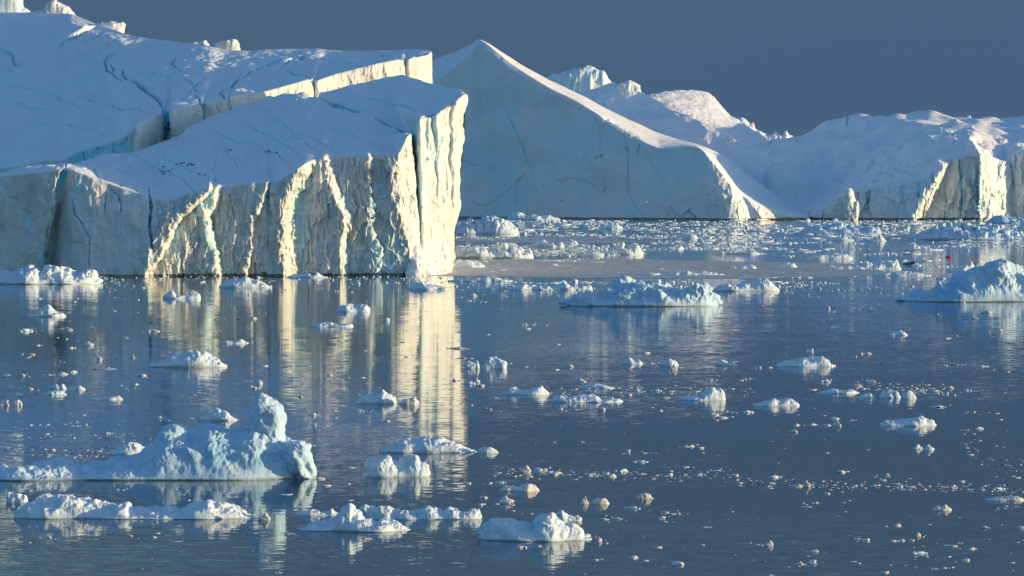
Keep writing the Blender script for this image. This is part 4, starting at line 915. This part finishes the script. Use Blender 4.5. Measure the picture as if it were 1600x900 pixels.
for (x0, y0, x1, y1, n, sp) in ((770, 740, 1150, 748, 150, 4), (1150, 755, 1610, 770, 300, 4), (20, 706, 250, 712, 110, 3), (0, 470, 1600, 890, 500, 90), (1500, 700, 1600, 735, 40, 10)):
    f = r.random(n)
    yy = y0+(y1-y0)*r.random(n)+r.normal(0, sp if sp < 50 else 5, n) if sp > 50 else y0+(y1-y0)*f+r.normal(0, sp, n)
    xx = x0+(x1-x0)*f
    dk += [(a, b, c) for a, b, c in zip(xx, yy, np.clip(np.exp(r.normal(np.log(1.4), .45, n)), .6, 4)) if b > 462]
scatter('clear_ice_debris', 'dark flecks of clear ice awash on the open water', dk, M_dark, I1, (.12, .3), 8)

# ================================================================== RED FLOAT, BIRDS
def lathe(name, prof, mat, parent, n=20, axis='x'):
    pr = np.array(prof); a = np.linspace(0, 2*np.pi, n+1)
    V = np.stack([np.repeat(pr[:, 0][:, None], n+1, 1), pr[:, 1][:, None]*np.cos(a), pr[:, 1][:, None]*np.sin(a)], -1)
    return link(name, mesh_np(name, V.reshape(-1, 3), grid_faces(n+1, len(pr)), True), mat, parent)
Yf = depth_of(402.2)
fl = empty('red_float', ((1482-CX)*Yf/F, Yf, .12), 'tiny bright red float lying among the pack ice at right', 'float')
lathe('float_body', [(-.72, 0), (-.70, .12), (-.6, .22), (-.4, .28), (.4, .28), (.6, .22), (.70, .12), (.72, 0)], M_red, fl)
lathe('rope_collar', [(.70, .05), (.74, .1), (.80, .1), (.84, .05), (.84, 0)], M_blackrub, fl)
lathe('rope_collar', [(-.84, 0), (-.84, .05), (-.80, .1), (-.74, .1), (-.70, .05)], M_blackrub, fl)

def bird_mesh(fly):
    V, Fc = I2; B = V*np.array([.30, .13, .14]); B[:, 2] += .25
    B[:, 0] += 0; tail = B[:, 0] < -.15; B[tail, 1] *= .5; B[tail, 2] = .25+(B[tail, 2]-.25)*.4
    Hd = V*np.array([.09, .075, .08]); Hd[:, 0] += .27; Hd[:, 2] += .36
    bk = V*np.array([.06, .02, .02]); bk[:, 0] += .37; bk[:, 2] += .35
    Vs = [B, Hd, bk]
    for s_ in (-1, 1):
        if fly:
            w_ = V*np.array([.11, .42, .02]); w_[:, 2] += .30+.25*np.abs(w_[:, 1]+.42)**1.0; w_[:, 0] -= .12*np.abs(w_[:, 1]+.42); w_[:, 1] = s_*(w_[:, 1]+.48)
        else:
            w_ = V*np.array([.28, .03, .09]); w_[:, 0] -= .06; w_[:, 2] += .28; w_[:, 1] += s_*.11
        Vs.append(w_)
        if not fly:
            l_ = V*np.array([.015, .015, .1]); l_[:, 2] += .09; l_[:, 1] += s_*.05; Vs.append(l_)
    n = len(V); Fs = [Fc+i*n for i in range(len(Vs))]
    return np.concatenate(Vs), np.concatenate(Fs)
bm_dark = mesh_np('seabird', *bird_mesh(False)); bm_dark.materials.append(M_bird_d)
bm_white = mesh_np('seabird', *bird_mesh(False)); bm_white.materials.append(M_bird_w)
bm_fly = mesh_np('seabird', *bird_mesh(True)); bm_fly.materials.append(M_bird_d)
bm_flyw = mesh_np('seabird', *bird_mesh(True)); bm_flyw.materials.append(M_bird_w)
bpy.context.view_layer.update()
dg = bpy.context.evaluated_depsgraph_get()
def ground(px, py):
    d = Vector(((px-CX)/F, 1, -(py-HY)/F)).normalized()
    hit, loc, nrm, idx, ob, mx_ = sc.ray_cast(dg, Vector((0, 0, CAMZ))+d*300, d, distance=1500)
    return loc if hit else None
bd = [(189, 292, 0), (213, 300, 0), (355, 236, 0), (275, 258, 0), (283, 257, 0), (287, 256, 0), (295, 258, 0), (298, 257.5, 0), (301, 259, 0), (293, 259.5, 0), (311, 274, 0), (321, 275, 0), (251, 269, 0), (254, 273, 0), (263, 268.5, 0), (269, 266, 0), (255, 262, 0), (256, 270, 0),
      (187, 252, 1), (220, 257, 1), (236, 263, 1), (247, 258, 1), (248, 265, 1), (258, 273, 1), (203, 262, 1), (360, 236, 0), (420, 238, 0), (404, 237, 1), (415, 239, 0), (432, 240, 0), (468, 247, 1)]
for i, (x, y, k) in enumerate(bd):
    g = ground(x, y)
    if g is None: continue
    o = bpy.data.objects.new('seabird', bm_white if k else bm_dark); col.objects.link(o); o.location = g; o.rotation_euler = (0, 0, (i*2.4) % 6.28); o.scale = (.95,)*3
    tag(o, ('white gull' if k else 'dark seabird')+' resting on the blue snow of the front slab of the near iceberg', 'bird', 'white gulls resting on the front slab' if k else 'dark seabirds resting on the front slab')
for (x, y, Y, mm, lb) in ((878, 316, 1500, bm_fly, 'dark seabird flying before the shaded face of the pyramid iceberg'), (1010, 317, 1600, bm_flyw, 'white gull flying before the shaded face of the pyramid iceberg')):
    o = bpy.data.objects.new('seabird', mm); col.objects.link(o); o.location = W(x, y, Y); o.scale = (1.6,)*3; o.rotation_euler = (0, 0, .6)
    tag(o, lb, 'bird')
